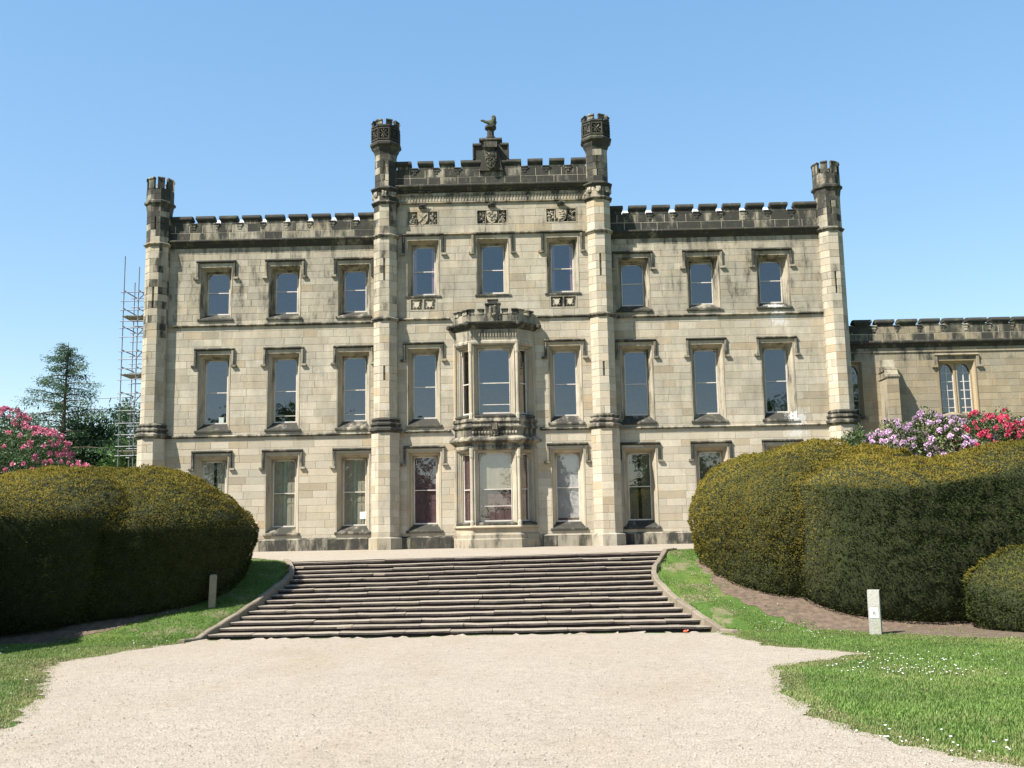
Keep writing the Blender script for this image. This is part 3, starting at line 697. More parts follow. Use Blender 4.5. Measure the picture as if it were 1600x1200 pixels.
def merlons(t, cx, cy, r, z0, z1, n=8, wd=.62, soot=.66, th=.13):
    for i in range(n):
        a = 2*math.pi*i/n + math.pi/8; hw = math.pi/n*wd; m = MB()
        pts = []
        for rr in (r, r-th):
            k = 1/math.cos(math.pi/8)*.965
            for aa in (a-hw, a+hw): pts.append((cx+rr*k*math.cos(aa), cy+rr*k*math.sin(aa)))
        p = [pts[0], pts[1], pts[3], pts[2]]
        m.loft([[(x, y, z) for x, y in p] for z in (z0, z1-.08)], rt(soot))
        big = [(cx+(x-cx)*f, cy+(y-cy)*f) for (x, y), f in zip(p, (1.06, 1.06, .93, .93))]
        m.loft([[(x, y, z1-.078) for x, y in big], [(x, y, z1-.04) for x, y in big], [(x, y, z1) for x, y in p]], rt(soot))
        m.build('merlon', M_stone, t)
def crown_outer(t, cx, cy):
    q = MB(); q.lathe(cx, cy, [(.47, 14.40), (.49, 14.55), (.51, 14.68), (.52, 14.74), (.59, 14.80), (.59, 14.88), (.52, 14.95)], 8, tint=rt(.75)); q.build('corbel_table', M_stone, t)
    q = MB(); z = 14.95
    for i in range(2): q.lathe(cx, cy, [(.505, z+i*.25), (.515, z+i*.25+.01), (.515, z+i*.25+.24), (.505, z+i*.25+.25)], 8, tint=rt(.66))
    q.build('crown', M_stone, t); merlons(t, cx, cy, .535, 15.45, 15.94, 8, .66)
def crown_tower(t, cx, cy):
    q = MB(); q.lathe(cx, cy, [(.43, 16.55), (.46, 16.7), (.52, 16.82), (.54, 16.9), (.62, 16.98), (.63, 17.06), (.56, 17.15)], 8, tint=rt(.9)); q.build('corbel_table', M_stone, t)
    q = MB(); q.lathe(cx, cy, [(.525, 17.15), (.525, 17.74), (.58, 17.78), (.58, 17.83), (.51, 17.88)], 8, tint=rt(.8))
    for f in range(8):                       # pierced quatrefoil panels
        Mf = Matrix.Translation((cx, cy, 0)) @ Matrix.Rotation(f*math.pi/4, 4, 'Z'); m2 = MB(Mf); hw = .545*math.tan(math.pi/8)
        for a, b, c_, d in ((-hw, -hw+.04, 17.18, 17.72), (hw-.04, hw, 17.18, 17.72), (-hw+.04, hw-.04, 17.66, 17.72), (-hw+.04, hw-.04, 17.18, 17.24)): m2.box(a, b, -.585, -.54, c_, d, rt(.85))
        for j in range(4): 
            a = j*math.pi/2+math.pi/4; m2.tube((0, -.575, 17.45), (.16*math.cos(a), -.575, 17.45+.2*math.sin(a)), .025, .03, 5, rt(.75)); m2.ball((.15*math.cos(a+.785), -.57, 17.45+.15*math.sin(a+.785)), .035, 5, 4, rt(.7))
        n0 = len(q.v); q.v += m2.v; q.f += [tuple(z+n0 for z in ff) for ff in m2.f]; q.t += m2.t
    q.build('crown', M_stone, t); merlons(t, cx, cy, .555, 17.88, 18.10, 8, .62, .7)
def s_outer(left):
    def f(z):
        if z > 14.3: return .7
        if z > 13: return .66 if left else .62
        if z > 9: return .42 if left else .12
        if z > 5: return .22 if left else .04
        return .05
    return f
for sg in (-1, 1):
    t = turret(sg*14.05, 0, [(.45, 4.75, .545), (5.3, 13.0, .475), (13.05, 14.5, .475)],
           [(BASE, .7), (ring(13.06, .475), .6)], crown_outer, [(10.2, 11.0, .035), (13.75, 14.25, .02)], s_outer(sg < 0)); settle(t)
def s_tower(right):
    def f(z):
        if z > 15.2: return .72
        if z > 14.4: return .6
        if z > 13.1: return .45 if not right else .1
        if z > 9: return .22 if not right else 0
        return .10 if not right else .0
    return f
def lozenges(t, cx, cy):
    q = MB()
    for f in range(8):
        Mf = Matrix.Translation((cx, cy, 0)) @ Matrix.Rotation(f*math.pi/4, 4, 'Z'); m2 = MB(Mf)
        m2.py([(-.09, 14.72), (.09, 14.72), (.09, 14.92), (-.09, 14.92)][::-1], -.545, -.48, rt(.15)); scroll(m2, 0, 14.82, .12, .14, -.545, 5, .2)
        n0 = len(q.v); q.v += m2.v; q.f += [tuple(z+n0 for z in ff) for ff in m2.f]; q.t += m2.t
    q.build('carved_block', M_stone, t)
for sg in (-1, 1):
    t = turret(sg*4.42, TY, [(.45, 4.75, .56), (5.3, 9.42, .475), (9.5, 13.0, .475), (13.1, 14.38, .475), (14.5, 15.0, .485), (15.12, 16.6, .435)],
           [(BASE, .7), (ring(9.53, .475), .6), (ring(13.08, .475), .55), (ring(14.5, .475, .1, .14), .6), (ring(15.12, .475, .12, .2), .85)], crown_tower,
           [(11.0, 11.95, .035), (6.75, 7.55, .035), (15.55, 16.25, .022, 16.0)], s_tower(sg > 0))
    lozenges(t, sg*4.42, TY); settle(t)

# ---- the bay window
BH, BW, BF, BK = .93, 1.63, TY-.72, TY+.02
def plan(off, z):
    k = .4142*off
    return [(-BW-off*1.0, BK, z), (-BW-off*.98, TY-.012*0-off*.02, z), (-BH-k, BF-off, z), (BH+k, BF-off, z), (BW+off*.98, TY-off*.02, z), (BW+off*1.0, BK, z)]
bay = empty('bay_window'); bay.parent = mansion; bay.location = (0, 0, -.09)
def bband(name, prof, soot):
    q = MB(); q.loft([plan(o, z) for o, z in prof], rt(soot, .08)); return q.build(name, M_stone, bay)
bband('plinth', [(.14, -.3), (.14, .42), (.10, .47), (.10, .60), (.04, .66)], .34)
bband('apron', [(.0, .66), (.0, .86), (.10, .88), (.10, .92), (.0, 1.02)], .15)
bband('band', [(.02, 3.93), (.06, 3.97), (.06, 4.06), (.02, 4.1), (.02, 4.18), (.2, 4.26), (.24, 4.29), (.24, 4.35), (.08, 4.47)], .55)
cb = bband('carved_band', [(.02, 4.44), (.02, 4.78), (.1, 4.81), (.12, 4.86), (.06, 4.92), (.03, 5.0), (.1, 5.06), (.02, 5.27)], .6)
q = MB()
for i in range(15): x = -.85+i*1.7/14; q.ball((x, BF-.04, 4.62), .055, 6, 4, rt(.5), (1, .8, 1.3))
scroll(q, 0, 4.72, .3, .5, BF-.1, 40, .6); q.box(-.1, .1, BF-.18, BF, 4.72, 4.98, rt(.6)); q.build('carved_crest', M_stone, bay)
bband('band', [(.02, 8.15), (.07, 8.2), (.07, 8.28), (.02, 8.33), (.03, 8.42)], .35)
fr = bband('frieze', [(.03, 8.42), (.03, 8.78)], .4)
q = MB()
for i in range(17):
    x = -.9+i*1.8/16; q.box(x-.02, x+.02, BF-.08, BF-.02, 8.48, 8.74, rt(.35)); q.ball((x+.055, BF-.05, 8.7), .03, 5, 4, rt(.4))
q.build('carved_arches', M_stone, bay)
bband('cornice', [(.03, 8.78), (.12, 8.84), (.16, 8.92), (.27, 8.98), (.29, 9.04), (.1, 9.10)], .72)
q = MB()
for x, y in ((-BH-.1, BF-.26), (BH+.1, BF-.26), (-BW-.2, TY-.15), (BW+.2, TY-.15)): q.ball((x, y, 8.97), .12, 7, 5, rt(.85), (1, 1.3, .9)); q.ball((x, y-.12, 8.92), .07, 6, 4, rt(.85))
q.build('gargoyle', M_stone, bay)
bp = bband('parapet', [(.06, 9.08), (.06, 9.40), (.03, 9.41)], .45)
def bmer(M, a, b, z0, z1):
    q = MB(M); q.box(a, b, -.02, .2, z0-.02, z1-.07, rt(.55))
    q.px([(-.07, z1-.068), (-.075, z1-.04), (0, z1), (.22, z1), (.25, z1-.068)], a-.02, b+.02, rt(.8)); q.build('merlon', M_stone, bay)
MF = Matrix.Translation((0, BF-.06, 0))
for a, b in ((-.98, -.76), (-.60, -.36), (.36, .60), (.76, .98)): bmer(MF, a, b, 9.40, 9.62)
bmer(Matrix.Translation((0, BF-.1, 0)), -.30, .30, 9.1, 9.84); bmer(Matrix.Translation((0, BF-.105, 0)), -.2, .2, 9.78, 10.0)
q = MB(); shield(q, 0, 9.48, .26, .5, BF-.2, BF-.1, rt(.5)); scroll(q, 0, 9.5, .2, .4, BF-.2, 24, .6); q.box(-.16, .16, BF-.26, BF-.1, 9.76, 9.82, rt(.8)); q.build('shield', M_stone, bay)
CL = math.hypot(BW-BH, .72)
CANT = []
for sg in (-1, 1):
    a = math.atan2(.72, BW-BH)*(1 if sg > 0 else -1)
    CANT.append(Matrix.Translation((sg*(BW+BH)/2, TY-.36, 0)) @ Matrix.Rotation(a, 4, 'Z'))
for Mc in CANT:
    for a in (-.27, .27): bmer(Mc @ Matrix.Translation((0, -.06, 0)), a-.13, a+.13, 9.40, 9.62)
for k, (zs, zg0, zg1, rail) in (('g', (.98, 1.11, 3.78, 2.38)), ('f', (5.22, 5.38, 8.0, 6.62))):
    inner = blind(M_blind, .52, shutters(M_shutter_brown, .004)) if k == 'g' else None
    window(mansion, 0, BF, zs, zg0, zg1, rail, None, 1.27, .20, .25, inner, None, ds=.8, sillw=-.03, bars=[1.72] if k == 'g' else [5.75], spand=.26)
    for Mc in CANT:
        window(mansion, 0, 0, zs, zg0, zg1, rail, None, .50, .17, .3, shutters(M_shutter_brown, .02) if k == 'g' else None, Mc, ds=.8, sillw=-.02, spand=.17)
        for sx in (-1, 1):
            q = MB(Mc); x0, x1 = sorted((sx*.42, sx*(CL/2-.0))); q.box(x0, x1, -.0, .3, zs-.1, zg1+.22, rt(.15)); q.build('jamb', M_stone, bay)
    for sx in (-1, 1):
        q = MB(); x0, x1 = sorted((sx*.835, sx*(BH-.01))); q.box(x0, x1, BF+.0, BF+.3, zs-.1, zg1+.22, rt(.15))
        q.lathe(sx*BH, BF+.02, [(.085, zs-.06), (.085, zs+.12), (.06, zs+.2), (.06, zg1-.2), (.085, zg1-.12), (.09, zg1+.22)], 8, tint=rt(.1)); q.build('jamb', M_stone, bay)
        q = MB(); q.lathe(sx*(BW-.03), TY-.02, [(.09, zs-.06), (.07, zs+.15), (.07, zg1+.22)], 8, tint=rt(.2)); q.build('jamb', M_stone, bay)
q = MB(); q.loft([plan(-.04, 3.9), plan(-.04, 4.9)]); q.loft([plan(-.04, 8.1), plan(-.04, 9.3)]); q.loft([plan(-.04, .4), plan(-.04, .99)]); q.build('core', M_inside, bay)

# ---- inside, side walls and roof
q = MB()
for (x0, x1, y0) in ((-13.9, -4.5, .5), (4.5, 13.9, .5), (-4.3, 4.3, .1)):
    for z in (.3, 4.75, 9.3, 12.95 if y0 > .2 else 13.2): q.box(x0, x1, y0, 6, z-.12, z, (.5, 0, .5))
    q.box(x0, x1, 5.8, 6, 0, 13.2)
    for xx in np.linspace(x0, x1, 4): q.box(xx-.06, xx+.06, y0, 5.8, 0, 12.8)
q.build('inner_wall', M_inside, mansion)
q = MB(); q.box(-14.1, -13.7, .2, 13, -.3, 13.8, rt(.3)); q.box(13.7, 14.1, .2, 13, -.3, 13.8, rt(.3)); q.box(-13.7, 13.7, 12.6, 13, -.3, 13.8, rt(.3))
for s_ in (-1, 1): q.box(*sorted((s_*3.9, s_*4.3)), TY+.1, 6, 12.9, 15.6, rt(.4))
q.box(-3.9, 3.9, 5.6, 6, 13, 15.6, rt(.4)); q.build('side_wall', M_stone, mansion)
q = MB()
for x0, x1 in ((-13.7, -4.35), (4.35, 13.7)): q.px([(.4, 13.2), (.4, 13.55), (6.0, 15.87), (6.4, 15.87), (12.5, 13.5), (12.5, 13.2)], x0, x1)
q.px([(.1, 15.2), (.1, 15.4), (3, 15.9), (5.6, 15.4), (5.6, 15.2)], -3.9, 3.9); q.build('roof', M_lead, mansion)

# ---- hand over the stones: the 300 largest as pieces, the rest as one mass
def release(pool, root, limit=300):
    pool = sorted(pool, key=lambda p: -p[0])
    for a, wall, mb in pool[:limit]: mb.build('stone', M_stone if root is mansion else M_range, wall)
    rest = MB()
    for a, wall, mb in pool[limit:]:
        n0 = len(rest.v); rest.v += mb.v; rest.f += [tuple(q+n0 for q in f) for f in mb.f]; rest.t += mb.t
    if rest.v: tag(rest.build('stonework', M_stone if root is mansion else M_range, root), kind='stuff')
release(POOL, mansion)

# ------------------------------------------------------------------ the lower range on the right
EY = .6
rng_ = empty('side_range', (18, EY, .09))
tag(rng_, 'lower single storey stone range with battlements and arched window joined to the right', 'building')
P2 = []
def arch_pts(x0, x1, zs, zt, n=6):       # pointed head
    c = (x0+x1)/2; pts = [(x0, zs)]
    for i in range(1, n): t = i/n; pts.append((x0+(c-x0)*t**1.7, zs+(zt-zs)*math.sin(t*math.pi/2)**.9))
    pts.append((c, zt)); pts += [(2*c-x, z) for x, z in pts[-2::-1]]
    return pts
EO = [(18.30, 19.90, 5.15, 7.42), (14.45, 15.24, 5.15, 7.45)]
ew = wall_back('wall', 14.0, 26, -.3, 8.25, EO, EY, .5, M_mortar, rng_)
stonework(P2, ew, 14.1, 23.2, [3.2, 5.15, 7.42, 7.83, 8.0], EO, EY, lambda x, z: .42 if z > 7.4 else .22, .35, .95, .29)
c = MB()
for i in range(9): c.px([(EY+.3, 8.25), (EY-.17, 8.25), (EY-.2, 8.2), (EY-.19, 8.15), (EY-.1, 8.08), (EY-.04, 7.97), (EY+.02, 7.95)], 14.2+i*1.2, 15.396+i*1.2, rt(.8))
c.build('cornice', M_range, rng_)
c = MB(); c.px([(EY+.02, 7.82), (EY-.05, 7.82), (EY-.05, 7.76), (EY+.02, 7.74)], 14.2, 24, rt(.4)); c.build('string_course', M_range, rng_)
ME = [(14.2, 14.72), (14.99, 15.69), (15.92, 16.63), (16.87, 17.58), (17.81, 18.52), (18.75, 19.5), (19.71, 20.46), (20.67, 21.42), (21.62, 22.33), (22.57, 23.28)]
_ms, M_keep = M_stone, M_stone
parapet(rng_, P2, 14.2, 24, 8.25, 8.93, 9.18, EY-.02, ME, .6)
for (x0, x1, z0, z1), lights in ((EO[0], ((18.47, 19.03), (19.17, 19.73))), (EO[1], ((14.60, 15.10),))):
    s = MB(); W = (x1-x0)/2; cx = (x0+x1)/2; bw = .15
    prof = [(0, 0), (0, -.03), (.05, -.03), (.08, .04), (.12, .12), (bw, .2), (bw, .42)]
    rg = [[(x0+o, EY+d, z0), (x0+o, EY+d, z1-o), (x1-o, EY+d, z1-o), (x1-o, EY+d, z0)] for o, d in prof]
    for a, b in zip(rg, rg[1:]): s.add(a+b, [(0, 1, 5, 4), (1, 2, 6, 5), (2, 3, 7, 6)], rt(.05))
    w = s.build('window', M_range, rng_)
    q = MB()
    for (a, b) in lights:                    # arched heads as a pierced slab
        ap = arch_pts(a, b, 6.82, 7.26); top = z1-.12
        l0 = a-.08; r0 = b+.08; mid = len(ap)//2
        q.py([(l0, 6.82)]+ap[:mid+1]+[((a+b)/2, top), (l0, top)], EY+.16, EY+.26, rt(.05, .03))
        q.py([(r0, top), ((a+b)/2, top)]+ap[mid:]+[(r0, 6.82)], EY+.16, EY+.26, rt(.05, .03))
        q.box(l0, a, EY+.16, EY+.26, z0, 6.818, rt(.03)); q.box(b, r0, EY+.16, EY+.26, z0, 6.818, rt(.03))
    q.build('tracery', M_range, w)
    q = MB()
    for (a, b) in lights:
        m_ = (a+b)/2; q.box(m_-.018, m_+.018, EY+.245, EY+.285, z0+.1, 7.2)
        for i in range(5): zz = 5.45+i*.36; q.box(a, m_-.018, EY+.25, EY+.28, zz-.016, zz+.016); q.box(m_+.018, b, EY+.25, EY+.28, zz-.016, zz+.016)
        q.box(a, a+.03, EY+.24, EY+.29, z0+.1, 6.9); q.box(b-.03, b, EY+.24, EY+.29, z0+.1, 6.9)
    q.build('glazing_bar', M_sash, w)
    for (a, b) in lights:
        q = MB(); q.add([(a, EY+.27, z0), (b, EY+.27, z0), (b, EY+.27, 7.28), (a, EY+.27, 7.28)], [(0, 1, 2, 3)]); q.build('pane', M_glass, w)
    q = MB(); q.px([(EY+.3, z0-.12), (EY+.3, z0+.12), (EY-.08, z0-.05), (EY-.08, z0-.12)], x0-.1, x1+.1, rt(.5)); q.build('sill', M_range, w)
    if len(lights) == 2:
        hm = MB(); h = 7.70; tpf = [(EY+.02, h), (EY-.1, h-.05), (EY-.12, h-.09), (EY-.05, h-.14), (EY+.02, h-.14)]
        hm.px(tpf, 18.2, 20.02, rt(.4))
        for a in (18.2, 19.91): hm.box(a, a+.11, EY-.09, EY+.02, 7.2, 7.558, rt(.35))
        hm.box(18.08, 18.31, EY-.11, EY+.02, 7.1, 7.198, rt(.4)); hm.box(19.91, 20.14, EY-.11, EY+.02, 7.1, 7.198, rt(.4)); hm.build('hood_mould', M_range, w)
bt = MB(); bt.px([(EY+.02, -.2), (EY-.75, -.2), (EY-.75, 6.75), (EY-.6, 7.0), (EY-.5, 7.0), (EY-.3, 7.42), (EY+.02, 7.42)], 15.9, 16.42, rt(.3)); o = bt.build('buttress', M_range, rng_)
for za, zb, d in ((6.98, 7.1, .62), (6.68, 6.8, .78)):
    q = MB(); q.px([(EY, za-.08), (EY-d, za-.08), (EY-d-.02, za-.02), (EY-d+.16, za+.14), (EY, za+.14)], 15.86, 16.46, rt(.5)); q.build('offset_slab', M_range, o)
P3 = []
stonework(P3, o, 15.905, 16.415, [3.0, 6.6], [], EY-.75, lambda x, z: .25, .5, .6, .3)
P2 += P3
q = MB(); q.box(14, 26, 5.5, 5.7, -.2, 8.2); q.box(14, 26, 1.1, 5.5, 4.3, 4.5); q.box(14, 26, EY+.3, 5.7, 8.02, 8.2); q.build('inner_wall', M_inside, rng_)
release(P2, rng_, 295)

# ------------------------------------------------------------------ the flight of steps
NS, TR, RI = 15, (YT-YB)/15, -ZL/15
steps = empty('stone_steps', (-.3, YB, ZL)); tag(steps, 'broad flight of worn brown stone steps with flared sides', 'steps')
def tilt(x, k): return .011*x*(1-k/NS)
for k in range(NS):
    yr = YT-k*TR; top = -k*RI
    xl, xr = edge(EL, yr-.02), edge(ER, yr-.02)
    def zt_(x): return top+tilt(x, k)
    r = MB(); n = 14; a = []
    for i in range(n):
        xa, xb = xl+(xr-xl)*i/n, xl+(xr-xl)*(i+1)/n; za, zb = zt_(xa)-.045, zt_(xb)-.045
        yj = yr+.03
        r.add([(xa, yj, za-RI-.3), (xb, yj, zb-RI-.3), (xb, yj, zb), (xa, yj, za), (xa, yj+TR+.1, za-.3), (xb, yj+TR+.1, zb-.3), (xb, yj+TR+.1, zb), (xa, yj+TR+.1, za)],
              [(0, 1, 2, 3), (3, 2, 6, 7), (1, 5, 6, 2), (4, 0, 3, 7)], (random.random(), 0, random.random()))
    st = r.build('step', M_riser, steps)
    x = xl+.02
    while x < xr-.05:
        w = random.uniform(.9, 2.3); x2 = x+w
        if xr-x2 < .6: x2 = xr-.02
        m = MB(); dz = random.uniform(-.011, .010); sag = random.uniform(0, .010); dy = random.uniform(-.018, .018); ns = max(2, int((x2-x)/.3)); th = .055; tt = (random.random(), 0, random.random())
        fr_, bk = [], []
        rings = []
        for i in range(ns+1):
            xx = x+.006+(x2-x-.012)*i/ns; z = zt_(xx)+dz-sag*math.sin(math.pi*i/ns)+random.uniform(-.004, .004); yf = yr-.045+dy+random.uniform(-.018, .018); yb = yr+TR+.06
            if i in (0, ns) and random.random() < .35: yf += random.uniform(.01, .04)
            rings.append([(xx, yf, z-th), (xx, yf-.004, z-.008), (xx, yf+.008, z), (xx, yb, z+.004), (xx, yb, z-th)])
        m.loft(rings, tt)
        for i in range(len(m.f)):                # front face tinted near-black, nosing shade put into the colour
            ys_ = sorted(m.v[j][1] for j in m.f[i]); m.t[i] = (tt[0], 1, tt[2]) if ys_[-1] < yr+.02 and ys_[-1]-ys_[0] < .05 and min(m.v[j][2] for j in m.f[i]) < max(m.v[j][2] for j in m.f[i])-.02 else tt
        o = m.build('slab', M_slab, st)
        x = x2
# the edging stones that follow the flared sides
for T, sg in ((EL, -1), (ER, 1)):
    y = -9.9
    while y > -16.75:
        y2 = max(-16.8, y-random.uniform(.42, .66)); m = MB(); rings = []
        for i in range(4):
            yy = y-.01+(y2-y+.02)*i/3; x = edge(T, yy); z = hgt(x, yy)+.05+.01*math.sin(yy*9); wd = .12
            xi, xo = x+sg*-.03, x+sg*wd
            rings.append([(xi, yy, z-.35), (xi, yy, z), (xi+sg*.02, yy, z+.02), (xo-sg*.02, yy, z+.02), (xo, yy, z-.01), (xo, yy, z-.35)][::sg])
        m.loft(rings, (random.random(), 0, random.random())); m.build('kerb_stone', M_kerb, steps); y = y2

# ------------------------------------------------------------------ foliage
def leaf_quads(P, D, L, Wd, rng, droop=0.0):
    """one pointed leaf (quad) per point P along direction D"""
    n = len(P); up = rng.normal(size=(n, 3)); S = np.cross(D, up); S /= np.linalg.norm(S, axis=1, keepdims=True)+1e-9
    L = np.broadcast_to(np.asarray(L, float), (n,))[:, None]; Wd = np.broadcast_to(np.asarray(Wd, float), (n,))[:, None]
    a = P; b = P + D*L*.5 + S*Wd*.5; c = P + D*L; c = c.copy(); c[:, 2] -= droop*L[:, 0]; d = P + D*L*.5 - S*Wd*.5
    V = np.stack([a, b, c, d], 1).reshape(-1, 3); F = np.arange(n*4).reshape(n, 4)
    return V, F
def unit(a): return a/(np.linalg.norm(a, axis=1, keepdims=True)+1e-9)
def field(P, seed, lo, hi, m=26):
    """smooth random field: a sum of plane waves"""
    r = np.random.default_rng(seed); K = unit(r.normal(size=(m, 3)))*r.uniform(lo, hi, (m, 1)); ph = r.uniform(0, 6.28, m)
    return np.sin(P @ K.T + ph).sum(1)/math.sqrt(m/2)
class Lobe:
    """clipped mass: superellipse plan, domed top above z=c, near-vertical face below"""
    def __init__(s, c, r, p=2.6, rot=0, wob=.07, seed=0, dn=None, taper=.12, pu=2.0, pd=5.0, sh=0.0): s.sh = sh; s.c = np.array(c, float); s.r = np.array(r, float); s.p = p; s.rot = rot; s.wob = wob; s.seed = seed; s.dn = dn or r[2]; s.tp = taper; s.pu = pu; s.pd = pd
    def q(s, d, m=0):
        qx = np.abs(d[:, 0])/(s.r[0]-m); qy = np.abs(d[:, 1])/(s.r[1]-m); qxy = (qx**s.p+qy**s.p)**(1/s.p)+1e-9
        rz = np.where(d[:, 2] < 0, s.dn, s.r[2])-m; qz = np.abs(d[:, 2])/rz; e = np.where(d[:, 2] < 0, s.pd, s.pu)
        return qx, qy, qxy, qz, rz, e, (qxy**e+qz**e)**(1/e)
    def loc(s, P):
        Q = P-s.c; ca, sa = math.cos(-s.rot), math.sin(-s.rot)
        return np.stack([Q[:, 0]*ca-Q[:, 1]*sa, Q[:, 0]*sa+Q[:, 1]*ca, Q[:, 2]], 1)
    def surf(s, d):
        rho = 1/s.q(d)[-1]; X = d*rho[:, None]; qx, qy, qxy, qz, rz, e, _ = s.q(X)
        t = qxy**(e-1)*qxy**(1-s.p); nrm = unit(np.stack([np.sign(X[:, 0])*t*qx**(s.p-1)/s.r[0], np.sign(X[:, 1])*t*qy**(s.p-1)/s.r[1], np.sign(X[:, 2])*qz**(e-1)/rz], 1))
        wt = rho**2/np.maximum(.08, (nrm*d).sum(1))
        f = 1-s.tp*np.clip(-X[:, 2]/s.dn, 0, 1); X[:, :2] *= f[:, None]
        nrm[:, 2] -= np.where(X[:, 2] < 0, s.tp*.9, 0); nrm = unit(nrm)
        X[:, 2] += s.sh*X[:, 0]; W = X+s.c; X[:, 2] += .09*field(W*np.array([1, 1, .15]), s.seed+50, .5, 1.5, 12)*np.clip(X[:, 2]+2.0, 0, 1)
        X = X + nrm*(s.wob*field(W*np.array([1, 1, .6]), s.seed, .8, 2.4, 16))[:, None]
        ca, sa = math.cos(s.rot), math.sin(s.rot)
        R2 = lambda A: np.stack([A[:, 0]*ca-A[:, 1]*sa, A[:, 0]*sa+A[:, 1]*ca, A[:, 2]], 1)
        return R2(X)+s.c, R2(nrm), wt
    def inside(s, P, m=.05):
        L = s.loc(P); L[:, 2] -= s.sh*L[:, 0]; f = 1-s.tp*np.clip(-L[:, 2]/s.dn, 0, 1); L[:, :2] /= f[:, None]; return s.q(L, m)[-1] < 1
def hedge(name, label, lobes, dens, goldf, group):
    root = empty(name, (lobes[1].c[0], lobes[1].c[1], hgt(lobes[1].c[0], lobes[1].c[1])))
    tag(root, label, 'hedge', group)
    rng = np.random.default_rng(len(label))
    VV, FF, off = [], [], 0
    for lb in lobes:                               # the dark twiggy inside
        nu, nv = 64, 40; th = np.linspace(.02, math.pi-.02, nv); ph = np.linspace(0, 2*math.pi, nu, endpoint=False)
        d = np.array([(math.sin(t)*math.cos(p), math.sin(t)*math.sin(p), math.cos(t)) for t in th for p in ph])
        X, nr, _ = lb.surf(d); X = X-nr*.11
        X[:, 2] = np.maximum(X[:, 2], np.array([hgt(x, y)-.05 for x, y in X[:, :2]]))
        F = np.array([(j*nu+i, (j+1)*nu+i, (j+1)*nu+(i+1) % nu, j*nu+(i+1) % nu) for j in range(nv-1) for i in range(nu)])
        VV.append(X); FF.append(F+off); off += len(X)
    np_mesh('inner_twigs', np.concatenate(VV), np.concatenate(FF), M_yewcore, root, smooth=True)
    Ps, Ns = [], []
    for i, lb in enumerate(lobes):
        d = unit(rng.normal(size=(230000, 3))); X, nr, w = lb.surf(d); area = 4*math.pi*w.mean()
        n = int(area*dens); idx = rng.choice(len(X), min(n, 150000), replace=False, p=w/w.sum()); X, nr = X[idx], nr[idx]
        keep = np.ones(len(X), bool)
        for j, o in enumerate(lobes):
            if j != i: keep &= ~o.inside(X, .12)
        hz = np.array([hgt(x, y) for x, y in X[:, :2]]); keep &= X[:, 2] > hz+.03
        keep &= (nr[:, 1] < .55)                    # the far side stays bare core
        Ps.append(X[keep]); Ns.append(nr[keep])
    P = np.concatenate(Ps); Nn = np.concatenate(Ns); n = len(P)
    D = unit(Nn*.55 + rng.normal(size=(n, 3))*np.array([.7, .7, .35]) + np.array([0, 0, .1]))
    bmp = .028*field(P, 77, 7, 16)+.018*field(P, 78, 18, 34)          # tufts and hollows left by the shears
    Lf = rng.uniform(.035, .085, n)*np.where(rng.random(n) < .012, 2.1, 1)
    V, F = leaf_quads(P-Nn*(.04-np.clip(bmp, -.07, .08)[:, None]), D, Lf, rng.uniform(.014, .032, n), rng)
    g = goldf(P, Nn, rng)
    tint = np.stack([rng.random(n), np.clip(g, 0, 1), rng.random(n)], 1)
    Q = V.reshape(n, 4, 3); gn = unit(np.cross(Q[:, 1]-Q[:, 0], Q[:, 3]-Q[:, 0])); fl = (gn*Nn).sum(1) < 0
    F[fl] = F[fl][:, ::-1]; gn[fl] *= -1; sn = unit(Nn*.55+gn*.45)
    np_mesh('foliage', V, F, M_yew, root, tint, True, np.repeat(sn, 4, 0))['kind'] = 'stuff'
    return root
def wave(P, a, b, s): return np.sin(P[:, 0]*a+s)*np.sin(P[:, 1]*b+s*1.7)*.5+np.sin(P[:, 2]*1.9+P[:, 0]*.8+s)*.5
def clump(P, s): return .5*np.sin(P[:, 0]*3.1+s)*np.sin(P[:, 1]*2.7+P[:, 2]*2.2+s)+.5*np.sin(P[:, 0]*6.3-P[:, 2]*4.9+s*2)*np.sin(P[:, 1]*5.1+P[:, 2]*3.7)
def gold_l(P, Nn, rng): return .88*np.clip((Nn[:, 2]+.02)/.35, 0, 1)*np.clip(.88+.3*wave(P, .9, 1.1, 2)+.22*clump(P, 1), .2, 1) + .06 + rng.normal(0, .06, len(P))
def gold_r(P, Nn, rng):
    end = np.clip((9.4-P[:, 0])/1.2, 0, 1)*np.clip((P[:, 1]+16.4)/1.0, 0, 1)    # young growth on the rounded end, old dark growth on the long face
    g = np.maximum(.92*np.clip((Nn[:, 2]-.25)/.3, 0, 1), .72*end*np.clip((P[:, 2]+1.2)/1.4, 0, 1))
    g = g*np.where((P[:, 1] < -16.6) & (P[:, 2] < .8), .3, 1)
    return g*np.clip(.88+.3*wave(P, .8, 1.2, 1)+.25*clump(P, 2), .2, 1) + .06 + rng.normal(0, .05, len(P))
LH = [Lobe((-14.7, -18.7, 1.1), (2.9, 3.1, 1.6), 2.7, 0, .07, 10, 3.2, .15, 1.8), Lobe((-15.8, -13.9, 1.25), (3.9, 3.5, 1.55), 2.8, .1, .07, 1, 3.4, .17, 1.75), Lobe((-12.0, -13.6, 1.2), (2.9, 3.3, 1.5), 2.7, .25, .08, 2, 3.3, .17, 1.75), Lobe((-9.55, -12.9, .9), (3.2, 2.9, 1.76), 2.5, .3, .07, 3, 3.1, .27, 1.65), Lobe((-11.4, -12.4, 1.2), (3.0, 2.7, 1.56), 3, .2, .05, 7, 3, .2, 1.8)]
hedge('yew_hedge', 'massive rounded yew hedge in deep shade on the left of the steps', LH, 1700, gold_l, 'clipped yew hedges beside the steps')
